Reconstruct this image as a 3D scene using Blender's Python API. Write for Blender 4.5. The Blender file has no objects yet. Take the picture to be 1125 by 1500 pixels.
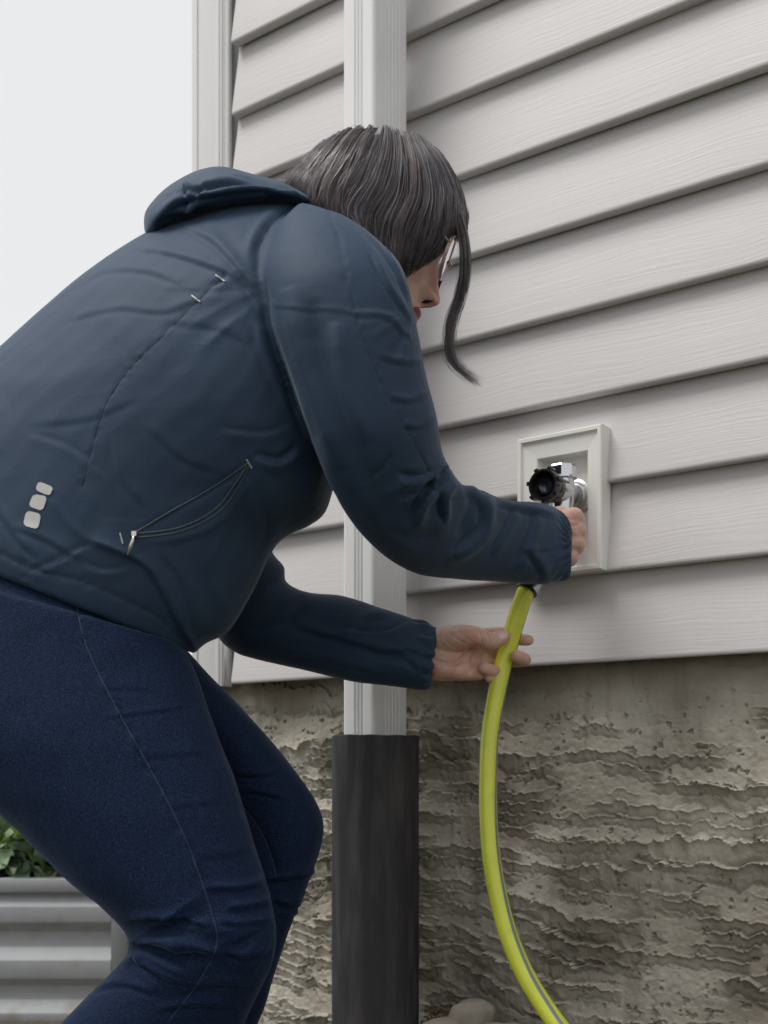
import bpy, bmesh, math, random
import numpy as np
from mathutils import Vector, Matrix
from mathutils.bvhtree import BVHTree
R = math.radians
random.seed(7); rng = np.random.default_rng(7)
scene = bpy.context.scene
COL = scene.collection

# ------------------------------------------------------------------ camera, world, sun, exposure
F = 1700.0; HY = 1130.0; CX = 562.5; HC = 0.50        # focal length and horizon in photo pixels, eye height
cd = bpy.data.cameras.new('camera'); cam = bpy.data.objects.new('camera', cd); COL.objects.link(cam)
cam.location = (0, 0, HC); cam.rotation_euler = (R(90), 0, 0)
cd.sensor_width = 36; cd.lens = 36 * F / 1500; cd.shift_y = (HY - 750) / 1500
cd.clip_start = 0.05; cd.clip_end = 600
cd.dof.use_dof = True; cd.dof.focus_distance = 1.52; cd.dof.aperture_fstop = 5.6
scene.camera = cam
w = bpy.data.worlds.new('World'); scene.world = w; w.use_nodes = True
nt = w.node_tree; nt.nodes.clear()
out = nt.nodes.new('ShaderNodeOutputWorld'); bg = nt.nodes.new('ShaderNodeBackground')
sky = nt.nodes.new('ShaderNodeTexSky'); sky.sky_type = 'NISHITA'; sky.sun_disc = False
SUN_EL, SUN_AZ = 60, -110                                 # azimuth from +Y towards +X
sky.sun_elevation = R(SUN_EL); sky.sun_rotation = R(SUN_AZ)
bg.inputs['Strength'].default_value = 0.05
cl = nt.nodes.new('ShaderNodeBackground'); cl.inputs['Color'].default_value = (1.0, 0.995, 0.995, 1)
cl.inputs['Strength'].default_value = 0.57             # the even cloud layer
mx = nt.nodes.new('ShaderNodeMixShader'); mx.inputs[0].default_value = 0.86
nt.links.new(sky.outputs[0], bg.inputs['Color']); nt.links.new(bg.outputs[0], mx.inputs[1])
nt.links.new(cl.outputs[0], mx.inputs[2]); nt.links.new(mx.outputs[0], out.inputs[0])
sd = bpy.data.lights.new('sun', 'SUN'); sun = bpy.data.objects.new('sun', sd); COL.objects.link(sun)
sd.energy = 1.5; sd.angle = R(30); sd.color = (1.0, 0.97, 0.93)
a, e = R(SUN_AZ), R(SUN_EL)
sdir = Vector((math.sin(a) * math.cos(e), math.cos(a) * math.cos(e) , math.sin(e)))
sun.rotation_euler = sdir.to_track_quat('Z', 'Y').to_euler()
scene.view_settings.view_transform = 'Standard'; scene.view_settings.look = 'None'
scene.view_settings.exposure = 0.72; scene.view_settings.gamma = 1.0
scene.view_settings.use_curve_mapping = False

# ------------------------------------------------------------------ helpers
def U(px, py, D):                                       # a photo pixel at a depth -> a point in the place
    return np.array([(px - CX) / F * D, D, HC + (HY - py) / F * D])
def proj(V):
    return CX + V[:, 0] / V[:, 1] * F, HY - (V[:, 2] - HC) / V[:, 1] * F
# the wall: X along it to the right, Y into it, Z up
UV_ = np.array([0.8077, -0.5896, 0.0]); NV = np.array([-0.5896, -0.8077, 0.0]); WC = np.array([0.303, 1.700, 0.0])
WM = Matrix(((UV_[0], -NV[0], 0, WC[0]), (UV_[1], -NV[1], 0, WC[1]), (0, 0, 1, 0), (0, 0, 0, 1)))
def wall_s(px, n=0.0):                                  # position along the wall seen at a pixel column
    t = (px - CX) / F; P = WC + n * NV
    return (t * P[1] - P[0]) / (UV_[0] - t * UV_[1])
def wall_z(px, py, n=0.0):
    s = wall_s(px, n); P = WC + n * NV + s * UV_
    return HC + (HY - py) / F * P[1]
def mkmesh(name, verts, faces, smooth=True):
    me = bpy.data.meshes.new(name); me.from_pydata([tuple(map(float, v)) for v in verts], [], faces); me.update()
    if smooth: me.polygons.foreach_set('use_smooth', [True] * len(me.polygons))
    return me
def link(name, me, mat=None, parent=None):
    o = bpy.data.objects.new(name, me); COL.objects.link(o)
    if mat is not None and me is not None:
        me.materials.clear()
        for m_ in (mat if isinstance(mat, (list, tuple)) else [mat]): me.materials.append(m_)
    if parent is not None: o.parent = parent
    return o
def tag(o, label=None, cat=None, group=None, kind=None):
    if label: o['label'] = label
    if cat: o['category'] = cat
    if group: o['group'] = group
    if kind: o['kind'] = kind
    return o
def empty(name, M=None):
    o = bpy.data.objects.new(name, None); COL.objects.link(o); o.empty_display_size = .05
    if M is not None: o.matrix_world = M
    return o
class MB:
    def __init__(s): s.v = []; s.f = []; s.mi = []
    def add(s, v, f, mi=0):
        b = len(s.v); s.v += [tuple(p) for p in v]; s.f += [tuple(i + b for i in q) for q in f]; s.mi += [mi] * len(f)
    def box(s, a, b, mi=0):
        (x0, y0, z0), (x1, y1, z1) = a, b
        s.add([(x0,y0,z0),(x1,y0,z0),(x1,y1,z0),(x0,y1,z0),(x0,y0,z1),(x1,y0,z1),(x1,y1,z1),(x0,y1,z1)],
              [(0,3,2,1),(4,5,6,7),(0,1,5,4),(1,2,6,5),(2,3,7,6),(3,0,4,7)], mi)
    def tube(s, pts, rad, seg=10, mi=0, cap=True, mifn=None, closed=False):
        pts = [np.array(p, float) for p in pts]; n = len(pts)
        if not hasattr(rad, '__len__'): rad = [rad] * n
        V = []; prev = None
        for i in range(n):
            if closed: t = pts[(i + 1) % n] - pts[i - 1]
            else: t = pts[min(i + 1, n - 1)] - pts[max(i - 1, 0)]
            t = t / (np.linalg.norm(t) + 1e-12)
            if prev is None:
                a = np.array([0, 0, 1.]) if abs(t[2]) < .9 else np.array([0, -1., 0])
                x = a - t * a.dot(t)
            else: x = prev - t * prev.dot(t)
            x /= np.linalg.norm(x) + 1e-12; prev = x; y = np.cross(t, x)
            for k in range(seg):
                th = 2 * math.pi * k / seg
                V.append(pts[i] + rad[i] * (math.cos(th) * x + math.sin(th) * y))
        b = len(s.v); s.v += [tuple(p) for p in V]
        for i in range(n if closed else n - 1):
            for k in range(seg):
                k2 = (k + 1) % seg; j = (i + 1) % n
                s.f.append((b + i*seg + k, b + i*seg + k2, b + j*seg + k2, b + j*seg + k))
                s.mi.append(mifn(k) if mifn else mi)
        if cap and not closed:
            s.f.append(tuple(b + k for k in range(seg))[::-1]); s.f.append(tuple(b + (n-1)*seg + k for k in range(seg))); s.mi += [mi, mi]
    def build(s, name, mat, parent=None, smooth=True, angle=None):
        me = mkmesh(name, s.v, s.f, smooth); o = link(name, me, mat, parent)
        if any(s.mi): me.polygons.foreach_set('material_index', s.mi)
        if smooth and angle is not None:
            try: me.set_sharp_from_angle(angle=R(angle))
            except Exception: pass
        return o
def bevel(o, width, seg=2, angle=40):
    bm = bmesh.new(); bm.from_mesh(o.data)
    bmesh.ops.remove_doubles(bm, verts=bm.verts, dist=1e-5)
    bm.normal_update()
    ed = [e for e in bm.edges if len(e.link_faces) == 2 and e.calc_face_angle(0) > R(angle)]
    bmesh.ops.bevel(bm, geom=ed, offset=width, segments=seg, profile=.5, affect='EDGES', clamp_overlap=True)
    bm.to_mesh(o.data); bm.free()
    o.data.polygons.foreach_set('use_smooth', [True] * len(o.data.polygons))
    try: o.data.set_sharp_from_angle(angle=R(35))
    except Exception: pass
    return o
# lattice noise
def _h(ix, iy, iz, seed):
    n = (ix * 374761393 + iy * 668265263 + iz * 2147483647 + seed * 1274126177) & 0xFFFFFFFF
    n = ((n ^ (n >> 13)) * 1274126177) & 0xFFFFFFFF
    return ((n ^ (n >> 16)) & 0xFFFF) / 65535.0 * 2 - 1
def noise(x, y, z=None, seed=0):
    x = np.asarray(x, float); y = np.asarray(y, float); z = np.zeros_like(x) if z is None else np.asarray(z, float)
    ix, iy, iz = np.floor(x).astype(np.int64), np.floor(y).astype(np.int64), np.floor(z).astype(np.int64)
    fx, fy, fz = x - ix, y - iy, z - iz
    sx, sy, sz = fx*fx*(3-2*fx), fy*fy*(3-2*fy), fz*fz*(3-2*fz)
    r = 0
    for dx in (0, 1):
        for dy in (0, 1):
            for dz in (0, 1):
                r = r + _h(ix+dx, iy+dy, iz+dz, seed) * (sx if dx else 1-sx) * (sy if dy else 1-sy) * (sz if dz else 1-sz)
    return r
def fbm(x, y, z=None, o=4, seed=0, g=.5):
    r = 0; a = 1; t = 0
    for i in range(o):
        r = r + a * noise(x * 2**i, y * 2**i, None if z is None else z * 2**i, seed + i * 17); t += a; a *= g
    return r / t
def sstep(a, b, x):
    t = np.clip((x - a) / (b - a), 0, 1); return t * t * (3 - 2 * t)
def catmull(P, sub):
    P = np.array(P, float); n = len(P); o = []
    for i in range(n - 1):
        p0, p1, p2, p3 = P[max(i-1, 0)], P[i], P[i+1], P[min(i+2, n-1)]
        for k in range(sub):
            t = k / sub
            o.append(.5 * ((2*p1) + (-p0+p2)*t + (2*p0-5*p1+4*p2-p3)*t*t + (-p0+3*p1-3*p2+p3)*t**3))
    o.append(P[-1]); return np.array(o)

# ------------------------------------------------------------------ materials
def mat(name, base=(.5, .5, .5), rough=.6, metal=0, spec=.5, var=.0, vscale=8, bump=0, bscale=60, bdist=.001, sheen=0,
        stretch=None, coat=0, dirt=None, dscale=5, dlo=.5, dhi=.7, sss=0, detail=6, sheen_tint=None):
    m = bpy.data.materials.new(name); m.use_nodes = True; t = m.node_tree; b = t.nodes['Principled BSDF']
    b.inputs['Roughness'].default_value = rough; b.inputs['Metallic'].default_value = metal
    b.inputs['Specular IOR Level'].default_value = spec; b.inputs['Coat Weight'].default_value = coat
    b.inputs['Sheen Weight'].default_value = sheen; b.inputs['Sheen Roughness'].default_value = .35
    if sheen_tint: b.inputs['Sheen Tint'].default_value = (*sheen_tint, 1)
    if sss:
        b.inputs['Subsurface Weight'].default_value = sss; b.inputs['Subsurface Radius'].default_value = (.009, .0035, .0015)
        b.inputs['Subsurface Scale'].default_value = .6
    tc = t.nodes.new('ShaderNodeTexCoord'); mp = t.nodes.new('ShaderNodeMapping')
    if stretch: mp.inputs['Scale'].default_value = stretch
    t.links.new(tc.outputs['Object'], mp.inputs[0])
    N = lambda sc, det=detail: t.nodes.new('ShaderNodeTexNoise')
    col = None
    def nz(sc, det=6, src=mp):
        n = t.nodes.new('ShaderNodeTexNoise'); n.inputs['Scale'].default_value = sc; n.inputs['Detail'].default_value = det
        t.links.new(src.outputs[0 if src is mp else 'Object'], n.inputs['Vector']); return n
    b.inputs['Base Color'].default_value = (*base, 1)
    if var:
        n = nz(vscale); r = t.nodes.new('ShaderNodeMapRange'); r.inputs['From Min'].default_value = .3; r.inputs['From Max'].default_value = .7
        r.inputs['To Min'].default_value = 1 - var; r.inputs['To Max'].default_value = 1 + var
        t.links.new(n.outputs['Fac'], r.inputs[0])
        h = t.nodes.new('ShaderNodeVectorMath'); h.operation = 'SCALE'; h.inputs[0].default_value = base
        t.links.new(r.outputs[0], h.inputs['Scale']); col = h.outputs[0]
    if dirt:
        n = nz(dscale, 8, mp if stretch else tc); cr = t.nodes.new('ShaderNodeMapRange'); cr.inputs['From Min'].default_value = dlo; cr.inputs['From Max'].default_value = dhi
        t.links.new(n.outputs['Fac'], cr.inputs[0]); mi = t.nodes.new('ShaderNodeMix'); mi.data_type = 'RGBA'
        t.links.new(cr.outputs[0], mi.inputs[0]); mi.inputs[6].default_value = (*base, 1)
        if col: t.links.new(col, mi.inputs[6])
        mi.inputs[7].default_value = (*dirt, 1); col = mi.outputs[2]
    if col: t.links.new(col, b.inputs['Base Color'])
    if bump:
        n = nz(bscale, 5); bp = t.nodes.new('ShaderNodeBump'); bp.inputs['Strength'].default_value = bump; bp.inputs['Distance'].default_value = bdist
        t.links.new(n.outputs['Fac'], bp.inputs['Height']); t.links.new(bp.outputs[0], b.inputs['Normal'])
    m['b'] = 1
    return m
def siding_mat():
    m = mat('vinyl_siding', (.60, .585, .575), .5, spec=.35); t = m.node_tree; b = t.nodes['Principled BSDF']
    tc = t.nodes['Texture Coordinate']
    mp = t.nodes.new('ShaderNodeMapping'); mp.inputs['Scale'].default_value = (5, 5, 170); t.links.new(tc.outputs['Object'], mp.inputs[0])
    wn = t.nodes.new('ShaderNodeTexNoise'); wn.inputs['Scale'].default_value = 3.2; wn.inputs['Detail'].default_value = 3
    t.links.new(tc.outputs['Object'], wn.inputs['Vector'])
    ad = t.nodes.new('ShaderNodeVectorMath'); ad.operation = 'MULTIPLY_ADD'; ad.inputs[1].default_value = (0, 0, 9)
    t.links.new(wn.outputs['Color'], ad.inputs[0]); t.links.new(mp.outputs[0], ad.inputs[2])
    n = t.nodes.new('ShaderNodeTexNoise'); n.inputs['Scale'].default_value = 1.5; n.inputs['Detail'].default_value = 4; n.inputs['Distortion'].default_value = .4
    t.links.new(ad.outputs[0], n.inputs['Vector'])
    bp = t.nodes.new('ShaderNodeBump'); bp.inputs['Strength'].default_value = .38; bp.inputs['Distance'].default_value = .0012
    t.links.new(n.outputs['Fac'], bp.inputs['Height']); t.links.new(bp.outputs[0], b.inputs['Normal'])
    n2 = t.nodes.new('ShaderNodeTexNoise'); n2.inputs['Scale'].default_value = 2.1; n2.inputs['Detail'].default_value = 8
    t.links.new(tc.outputs['Object'], n2.inputs['Vector'])
    mr = t.nodes.new('ShaderNodeMapRange'); mr.inputs['From Min'].default_value = .35; mr.inputs['From Max'].default_value = .75
    t.links.new(n2.outputs['Fac'], mr.inputs[0])
    mi = t.nodes.new('ShaderNodeMix'); mi.data_type = 'RGBA'; t.links.new(mr.outputs[0], mi.inputs[0])
    mi.inputs[6].default_value = (.61, .588, .585, 1); mi.inputs[7].default_value = (.56, .54, .532, 1)
    t.links.new(mi.outputs[2], b.inputs['Base Color']); return m
def stucco_mat():
    m = mat('cement_parging', (.34, .325, .29), .95, spec=.15); t = m.node_tree; b = t.nodes['Principled BSDF']; tc = t.nodes['Texture Coordinate']
    def nz(sc, det, st=None):
        n = t.nodes.new('ShaderNodeTexNoise'); n.inputs['Scale'].default_value = sc; n.inputs['Detail'].default_value = det
        if st:
            mp = t.nodes.new('ShaderNodeMapping'); mp.inputs['Scale'].default_value = st; t.links.new(tc.outputs['Object'], mp.inputs[0]); t.links.new(mp.outputs[0], n.inputs['Vector'])
        else: t.links.new(tc.outputs['Object'], n.inputs['Vector'])
        return n
    n1 = nz(6, 9); n2 = nz(3, 6, (12, 3, 1.2)); n3 = nz(350, 4)
    r1 = t.nodes.new('ShaderNodeValToRGB'); r1.color_ramp.elements[0].position = .34; r1.color_ramp.elements[0].color = (.25, .228, .185, 1)
    r1.color_ramp.elements[1].position = .66; r1.color_ramp.elements[1].color = (.56, .525, .455, 1)
    t.links.new(n1.outputs['Fac'], r1.inputs[0])
    mr = t.nodes.new('ShaderNodeMapRange'); mr.inputs['From Min'].default_value = .52; mr.inputs['From Max'].default_value = .72; mr.inputs['To Max'].default_value = .55
    t.links.new(n2.outputs['Fac'], mr.inputs[0])
    mi = t.nodes.new('ShaderNodeMix'); mi.data_type = 'RGBA'; t.links.new(mr.outputs[0], mi.inputs[0]); t.links.new(r1.outputs[0], mi.inputs[6]); mi.inputs[7].default_value = (.23, .19, .145, 1)
    # shadow below the siding, painted brown into the strip just under it, in object height
    sp = t.nodes.new('ShaderNodeSeparateXYZ'); t.links.new(tc.outputs['Object'], sp.inputs[0])
    nn = nz(9, 5, (1, 1, .4)); ma = t.nodes.new('ShaderNodeMath'); ma.operation = 'MULTIPLY_ADD'; t.links.new(nn.outputs['Fac'], ma.inputs[0]); ma.inputs[1].default_value = .09; t.links.new(sp.outputs['Z'], ma.inputs[2])
    m2 = t.nodes.new('ShaderNodeMapRange'); m2.inputs['From Min'].default_value = .655; m2.inputs['From Max'].default_value = .70; m2.inputs['To Max'].default_value = .55; t.links.new(ma.outputs[0], m2.inputs[0])
    mj = t.nodes.new('ShaderNodeMix'); mj.data_type = 'RGBA'; t.links.new(m2.outputs[0], mj.inputs[0]); t.links.new(mi.outputs[2], mj.inputs[6]); mj.inputs[7].default_value = (.19, .15, .105, 1)
    t.links.new(mj.outputs[2], b.inputs['Base Color'])
    bp = t.nodes.new('ShaderNodeBump'); bp.inputs['Strength'].default_value = .5; bp.inputs['Distance'].default_value = .0012
    t.links.new(n3.outputs['Fac'], bp.inputs['Height']); t.links.new(bp.outputs[0], b.inputs['Normal']); return m
M_SID = siding_mat(); M_STU = stucco_mat()
M_TRIM = mat('cream_trim', (.80, .79, .79), .45, spec=.4, var=.03, vscale=3, bump=.15, bscale=40)
M_DOWN = mat('white_aluminium', (.80, .81, .81), .35, spec=.5, var=.03, vscale=4, dirt=(.6, .6, .57), dscale=9, dlo=.62, dhi=.8)
M_BLACK = mat('weathered_black_plastic', (.036, .034, .038), .62, spec=.35, var=.35, vscale=9, stretch=(1, 1, .16), bump=.25, bscale=180,
              dirt=(.10, .095, .09), dscale=45, dlo=.45, dhi=.8)
M_BOX = mat('cream_plastic', (.80, .79, .75), .42, spec=.45, var=.04, vscale=12, bump=.08, bscale=90)
M_CHROME = mat('chrome', (.58, .58, .60), .16, metal=1, var=.06, vscale=40, bump=.05, bscale=120)
M_BRASS = mat('brushed_metal', (.50, .50, .50), .34, metal=1, var=.12, vscale=50, bump=.15, bscale=150)
M_KNOB = mat('black_plastic', (.012, .012, .014), .28, spec=.5, coat=.2)
M_HOSE = mat('lime_hose', (.66, .71, .05), .28, spec=.55, dirt=(.47, .49, .09), dscale=40, dlo=.58, dhi=.85, var=.06, vscale=30, bump=.12, bscale=300, coat=.15)
M_STRIPE = mat('hose_stripe', (.20, .22, .25), .35, spec=.5)
M_SKIN = mat('skin', (.64, .41, .325), .42, spec=.4, dirt=(.56, .27, .21), dscale=34, dlo=.45, dhi=.75, var=.10, vscale=90, bump=.35, bscale=420, bdist=.0008, sss=.22)
M_LIP = mat('lipstick', (.30, .045, .07), .3, spec=.5, var=.1, vscale=60)
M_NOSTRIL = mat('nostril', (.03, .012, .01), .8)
M_NAIL = mat('nail', (.78, .52, .47), .2, spec=.6, coat=.3)
M_HAIR = mat('dark_hair', (.095, .083, .092), .34, spec=.65, var=.5, vscale=30)
M_HAIR2 = mat('brown_hair', (.24, .17, .145), .36, spec=.6, var=.4, vscale=30)
M_HAIR3 = mat('grey_hair', (.26, .25, .28), .34, spec=.6, var=.4, vscale=30)
M_SCALP = mat('hair_underlayer', (.030, .025, .026), .5, spec=.3)
M_SCREW = mat('hinge_gold', (.75, .55, .25), .25, metal=1)
M_FRAME = mat('pink_clear_frame', (.50, .36, .34), .2, spec=.6, coat=.5)
M_WIRE = mat('dark_wire', (.06, .06, .065), .3, metal=.8)
M_REFL = mat('reflective_print', (.50, .50, .48), .35, spec=.5, metal=.25, var=.05, vscale=60)
M_SEAM = mat('seam_thread', (.012, .019, .032), .7)
M_PIPE = mat('jacket_piping', (.045, .065, .09), .5, sheen=.2)
M_ZIP = mat('zip_metal', (.6, .58, .55), .25, metal=1)
M_SHOE = mat('dark_shoe', (.03, .03, .035), .6, bump=.2, bscale=120)
M_SOLE = mat('shoe_sole', (.45, .44, .42), .7)
M_SOIL = mat('garden_soil', (.075, .055, .04), .95, var=.35, vscale=25, bump=1, bscale=90, bdist=.01)
M_GROUND = mat('ground', (.075, .07, .05), .95, var=.3, vscale=3, bump=1, bscale=50, bdist=.01, dirt=(.045, .065, .022), dscale=2)
M_STONE = mat('stone', (.27, .24, .195), .85, var=.15, vscale=18, bump=.5, bscale=70, bdist=.002, dirt=(.15, .125, .09), dscale=16)
M_STALK = mat('dry_stalk', (.24, .16, .095), .8, var=.3, vscale=40)
M_METAL = mat('galvanised_panel', (.37, .38, .39), .48, metal=.35, spec=.5, var=.07, vscale=14, bump=.08, bscale=120, dirt=(.27, .25, .21), dscale=14, dlo=.56, dhi=.8)
M_POST = mat('grey_post', (.20, .21, .215), .5, metal=.3)
M_LEAF = mat('broad_leaf', (.22, .31, .19), .26, spec=.5, var=.3, vscale=14, bump=.3, bscale=60, bdist=.002)
M_LEAF2 = mat('young_leaf', (.24, .36, .06), .35, spec=.5, var=.2, vscale=14, bump=.3, bscale=60, bdist=.002)
def fabric(name, base, rough, sheen, weave, wstr, var, spec=.3, tint=None, streak=None, crease=.10):
    m = mat(name, base, rough, spec=spec, sheen=sheen, var=var, vscale=5, sheen_tint=tint); t = m.node_tree; b = t.nodes['Principled BSDF']; tc = t.nodes['Texture Coordinate']
    n = t.nodes.new('ShaderNodeTexNoise'); n.inputs['Scale'].default_value = weave; n.inputs['Detail'].default_value = 3; t.links.new(tc.outputs['Object'], n.inputs['Vector'])
    n2 = t.nodes.new('ShaderNodeTexNoise'); n2.inputs['Scale'].default_value = 26; n2.inputs['Detail'].default_value = 4; n2.inputs['Distortion'].default_value = .6; n2.inputs['Detail'].default_value = 2; t.links.new(tc.outputs['Object'], n2.inputs['Vector'])
    n2.inputs['Scale'].default_value = 17; s1 = t.nodes.new('ShaderNodeMath'); s1.operation = 'SUBTRACT'; s1.inputs[1].default_value = .5; t.links.new(n2.outputs['Fac'], s1.inputs[0])
    s2 = t.nodes.new('ShaderNodeMath'); s2.operation = 'ABSOLUTE'; t.links.new(s1.outputs[0], s2.inputs[0]); s3 = t.nodes.new('ShaderNodeMath'); s3.operation = 'POWER'; s3.inputs[1].default_value = .6; t.links.new(s2.outputs[0], s3.inputs[0])
    b1 = t.nodes.new('ShaderNodeBump'); b1.inputs['Strength'].default_value = crease; b1.inputs['Distance'].default_value = -.006; t.links.new(s3.outputs[0], b1.inputs['Height'])
    b2 = t.nodes.new('ShaderNodeBump'); b2.inputs['Strength'].default_value = wstr; b2.inputs['Distance'].default_value = .0006; t.links.new(n.outputs['Fac'], b2.inputs['Height'])
    t.links.new(b1.outputs[0], b2.inputs['Normal']); t.links.new(b2.outputs[0], b.inputs['Normal'])
    if streak:                                          # speckled threads of the denim
        mi = t.nodes.new('ShaderNodeMix'); mi.data_type = 'RGBA'; mr = t.nodes.new('ShaderNodeMapRange'); mr.inputs['From Min'].default_value = .42; mr.inputs['From Max'].default_value = .72
        t.links.new(n.outputs['Fac'], mr.inputs[0]); t.links.new(mr.outputs[0], mi.inputs[0]); src = b.inputs['Base Color'].links[0].from_socket
        t.links.new(src, mi.inputs[6]); mi.inputs[7].default_value = (*streak, 1); t.links.new(mi.outputs[2], b.inputs['Base Color'])
    return m
M_JACKET = fabric('jacket_nylon', (.023, .045, .083), .64, .22, 700, .3, .08, spec=.26, tint=(.7, .85, 1))
M_JEANS = fabric('denim', (.0034, .0085, .028), .82, .18, 800, .6, .10, spec=.15, tint=(.5, .7, 1), crease=.05, streak=(.020, .042, .098))

# ------------------------------------------------------------------ ground
def grid(nx, ny, fn):
    V = []; Fc = []
    for j in range(ny + 1):
        for i in range(nx + 1): V.append(fn(i / nx, j / ny))
    for j in range(ny):
        for i in range(nx):
            a = j * (nx + 1) + i; Fc.append((a, a + 1, a + nx + 2, a + nx + 1))
    return V, Fc
V, Fc = grid(90, 90, lambda u, v: ((lambda x, y: (x, y, .012 * float(noise(x * 1.3, y * 1.3, seed=3)) * min(1, 8 / (abs(x) + abs(y) + 1))))(
    math.copysign(abs(2*u-1)**3 * 150, 2*u-1), math.copysign(abs(2*v-1)**3 * 150, 2*v-1) + 1.5)))
tag(link('ground', mkmesh('ground', V, Fc), M_GROUND), kind='structure')
# the soil banked against the foundation
V, Fc = grid(220, 22, lambda u, v: ((lambda s, d: (s, -d - .0, max(-.05, -.05 + (.05 + .085 * 1) * float(sstep(-.50, -.30, s)) - .085 + .085 * (1 - v ** 1.6) + .012 * float(fbm(s * 9, d * 9, seed=5)) - (0.05 if v > .98 else 0))))(-.6 + 3.6 * u, -.02 + .42 * v)))
o = tag(link('soil_bank', mkmesh('soil_bank', V, Fc), M_SOIL), kind='structure'); o.matrix_world = WM

# ------------------------------------------------------------------ house wall
house = empty('house', WM)
tag(house, 'house corner with pale grey lapped siding above a rough cement foundation', 'house')
S_L = wall_s(327, .02); S_R = 4.2
Z0 = HC + .158; EXP = .1285
def board(z0, s0, s1):
    prof = [(-.004, z0 + .012), (.0035, z0 + .010), (.004, z0 + .0005), (.0205, z0), (.0218, z0 + .0015), (.0214, z0 + .006),
            (.0145, z0 + .05), (.0068, z0 + .095), (.0012, z0 + EXP + .004), (-.004, z0 + EXP + .006)]
    N = 24; V = []; Fc = []; k = len(prof); ph = random.random() * 9
    for i in range(N + 1):
        s = s0 + (s1 - s0) * i / N
        w_ = .0009 * math.sin(s * 3.1 + ph)
        for (n, z) in prof: V.append((s, -(n + w_ * (n > 0)), z + .4 * w_))
    for i in range(N):
        for j in range(k - 1):
            a = i * k + j; Fc.append((a, a + 1, a + k + 1, a + k))
    Fc.append(tuple(range(k))); Fc.append(tuple(N * k + j for j in range(k))[::-1])
    return V, Fc
for k in range(26):
    V, Fc = board(Z0 + EXP * k, S_L + .022, S_R)
    o = link('siding_board', mkmesh('siding_board', V, Fc), M_SID, house)
    o.data.set_sharp_from_angle(angle=R(50))
ZT = Z0 + 26 * EXP
b = MB(); b.box((S_L - .04, .004, Z0 + .004), (S_R, .16, ZT)); o = b.build('sheathing', M_POST, house, False)
# corner trim with its channel
SC = wall_s(281, .024)
b = MB(); b.box((SC, -.024, Z0 - .003), (S_L, -.0165 , ZT)); b.box((SC, -.0165, Z0 - .003), (SC + .006, .1, ZT)); b.box((S_L - .004, -.0165, Z0 - .003), (S_L, .004, ZT))
b.box((SC + .010, -.0262, Z0 - .003), (SC + .016, -.024, ZT)); b.box((S_L - .014, -.0262, Z0 - .003), (S_L - .005, -.024, ZT))
bevel(b.build('corner_trim', M_TRIM, house, False), .0012)
b = MB(); b.box((SC + .006, .1, Z0), (S_L, 6, ZT)); b.build('end_wall', M_SID, house, False)
# foundation: rough cement parging, real relief
FN = .022
sA, sB = SC + .02, .46; zA, zB = .02, Z0 + .02
NX, NZ = 1000, 520
sg, zg = np.meshgrid(np.linspace(sA, sB, NX + 1), np.linspace(zA, zB, NZ + 1))
def stucco(s, z):
    wx = s + .010 * fbm(s * 22, z * 22, seed=11, o=3); d0 = -z
    rag = .020 * fbm(s * 24, z * 11, seed=21, o=3, g=.6) + .0075 * np.abs(noise(s * 75, z * 14, seed=23)) + .004 * np.abs(noise(s * 190, z * 30, seed=25)) + .022 * noise(s * 5, z * 5, seed=22)
    t = (d0 + rag) / .040 + 1.7 * noise(s * 2.6, z * 2.4, seed=24); i = np.floor(t); f = t - i
    gate = sstep(-.18, .18, noise(s * 6.5 + i * 7.31, i * 3.7, seed=31))
    lip = np.exp(-f * 10) * (.7 + .6 * noise(s * 90, z * 20, seed=26)) - .45 * np.exp(-((1 - f) * 4.5) ** 2)
    slab = (1 - f) ** 1.6 * .45
    h = .0165 * gate * (lip + slab) * (.6 + .6 * np.abs(noise(s * 30, i * 5.3, seed=33)))
    rag2 = .010 * fbm(s * 50, z * 16, seed=41, o=3, g=.6) + .004 * np.abs(noise(s * 130, z * 20, seed=44))
    t2 = (d0 + rag2) / .0185 + 1.5 * noise(s * 4, z * 3, seed=42); i2 = np.floor(t2); f2 = t2 - i2
    g2 = sstep(-.05, .25, noise(s * 12 + i2 * 5.1, i2 * 2.3, seed=43))
    h = h + .0085 * g2 * (np.exp(-f2 * 7) - .5 * np.exp(-((1 - f2) * 4) ** 2))
    # scooped trowel bites
    rng2 = np.random.default_rng(3)
    for _ in range(9):
        cs, cz, rr = rng2.uniform(-.85, .45), rng2.uniform(.1, .62), rng2.uniform(.012, .034)
        q = np.hypot((s - cs) / 1.5 + .006 * noise(s * 60, z * 60, seed=51), z - cz) / rr
        up = np.clip((cz - z) / rr, -1, 1)
        h = h - .005 * np.exp(-q ** 4) + .0045 * np.exp(-((q - 1.05) * 6) ** 2) * (.4 + .6 * np.clip(up, 0, 1))
    pits = fbm(s * 90, z * 90, seed=61, o=3)
    h = h - .0055 * sstep(.42, .58, pits) + .0012 * fbm(s * 150, z * 150, seed=62, o=3) + .004 * fbm(s * 9, z * 9, seed=63)
    top = sstep(Z0 - .035, Z0 - .075, z + .01 * noise(s * 12, z * 3, seed=64))
    return h * (.25 + .75 * top)
H = stucco(sg, zg)
edge = np.minimum(1, np.minimum((sg - sA) / .01, 1)); H = H * edge
V = np.stack([sg.ravel(), (FN - H).ravel(), zg.ravel()], 1)
jj, ii = np.meshgrid(np.arange(NZ), np.arange(NX), indexing='ij'); a0 = (jj * (NX + 1) + ii).ravel()
Fq = np.stack([a0, a0 + 1, a0 + NX + 2, a0 + NX + 1], 1)
me = bpy.data.meshes.new('foundation'); me.vertices.add(len(V)); me.vertices.foreach_set('co', V.ravel())
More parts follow.
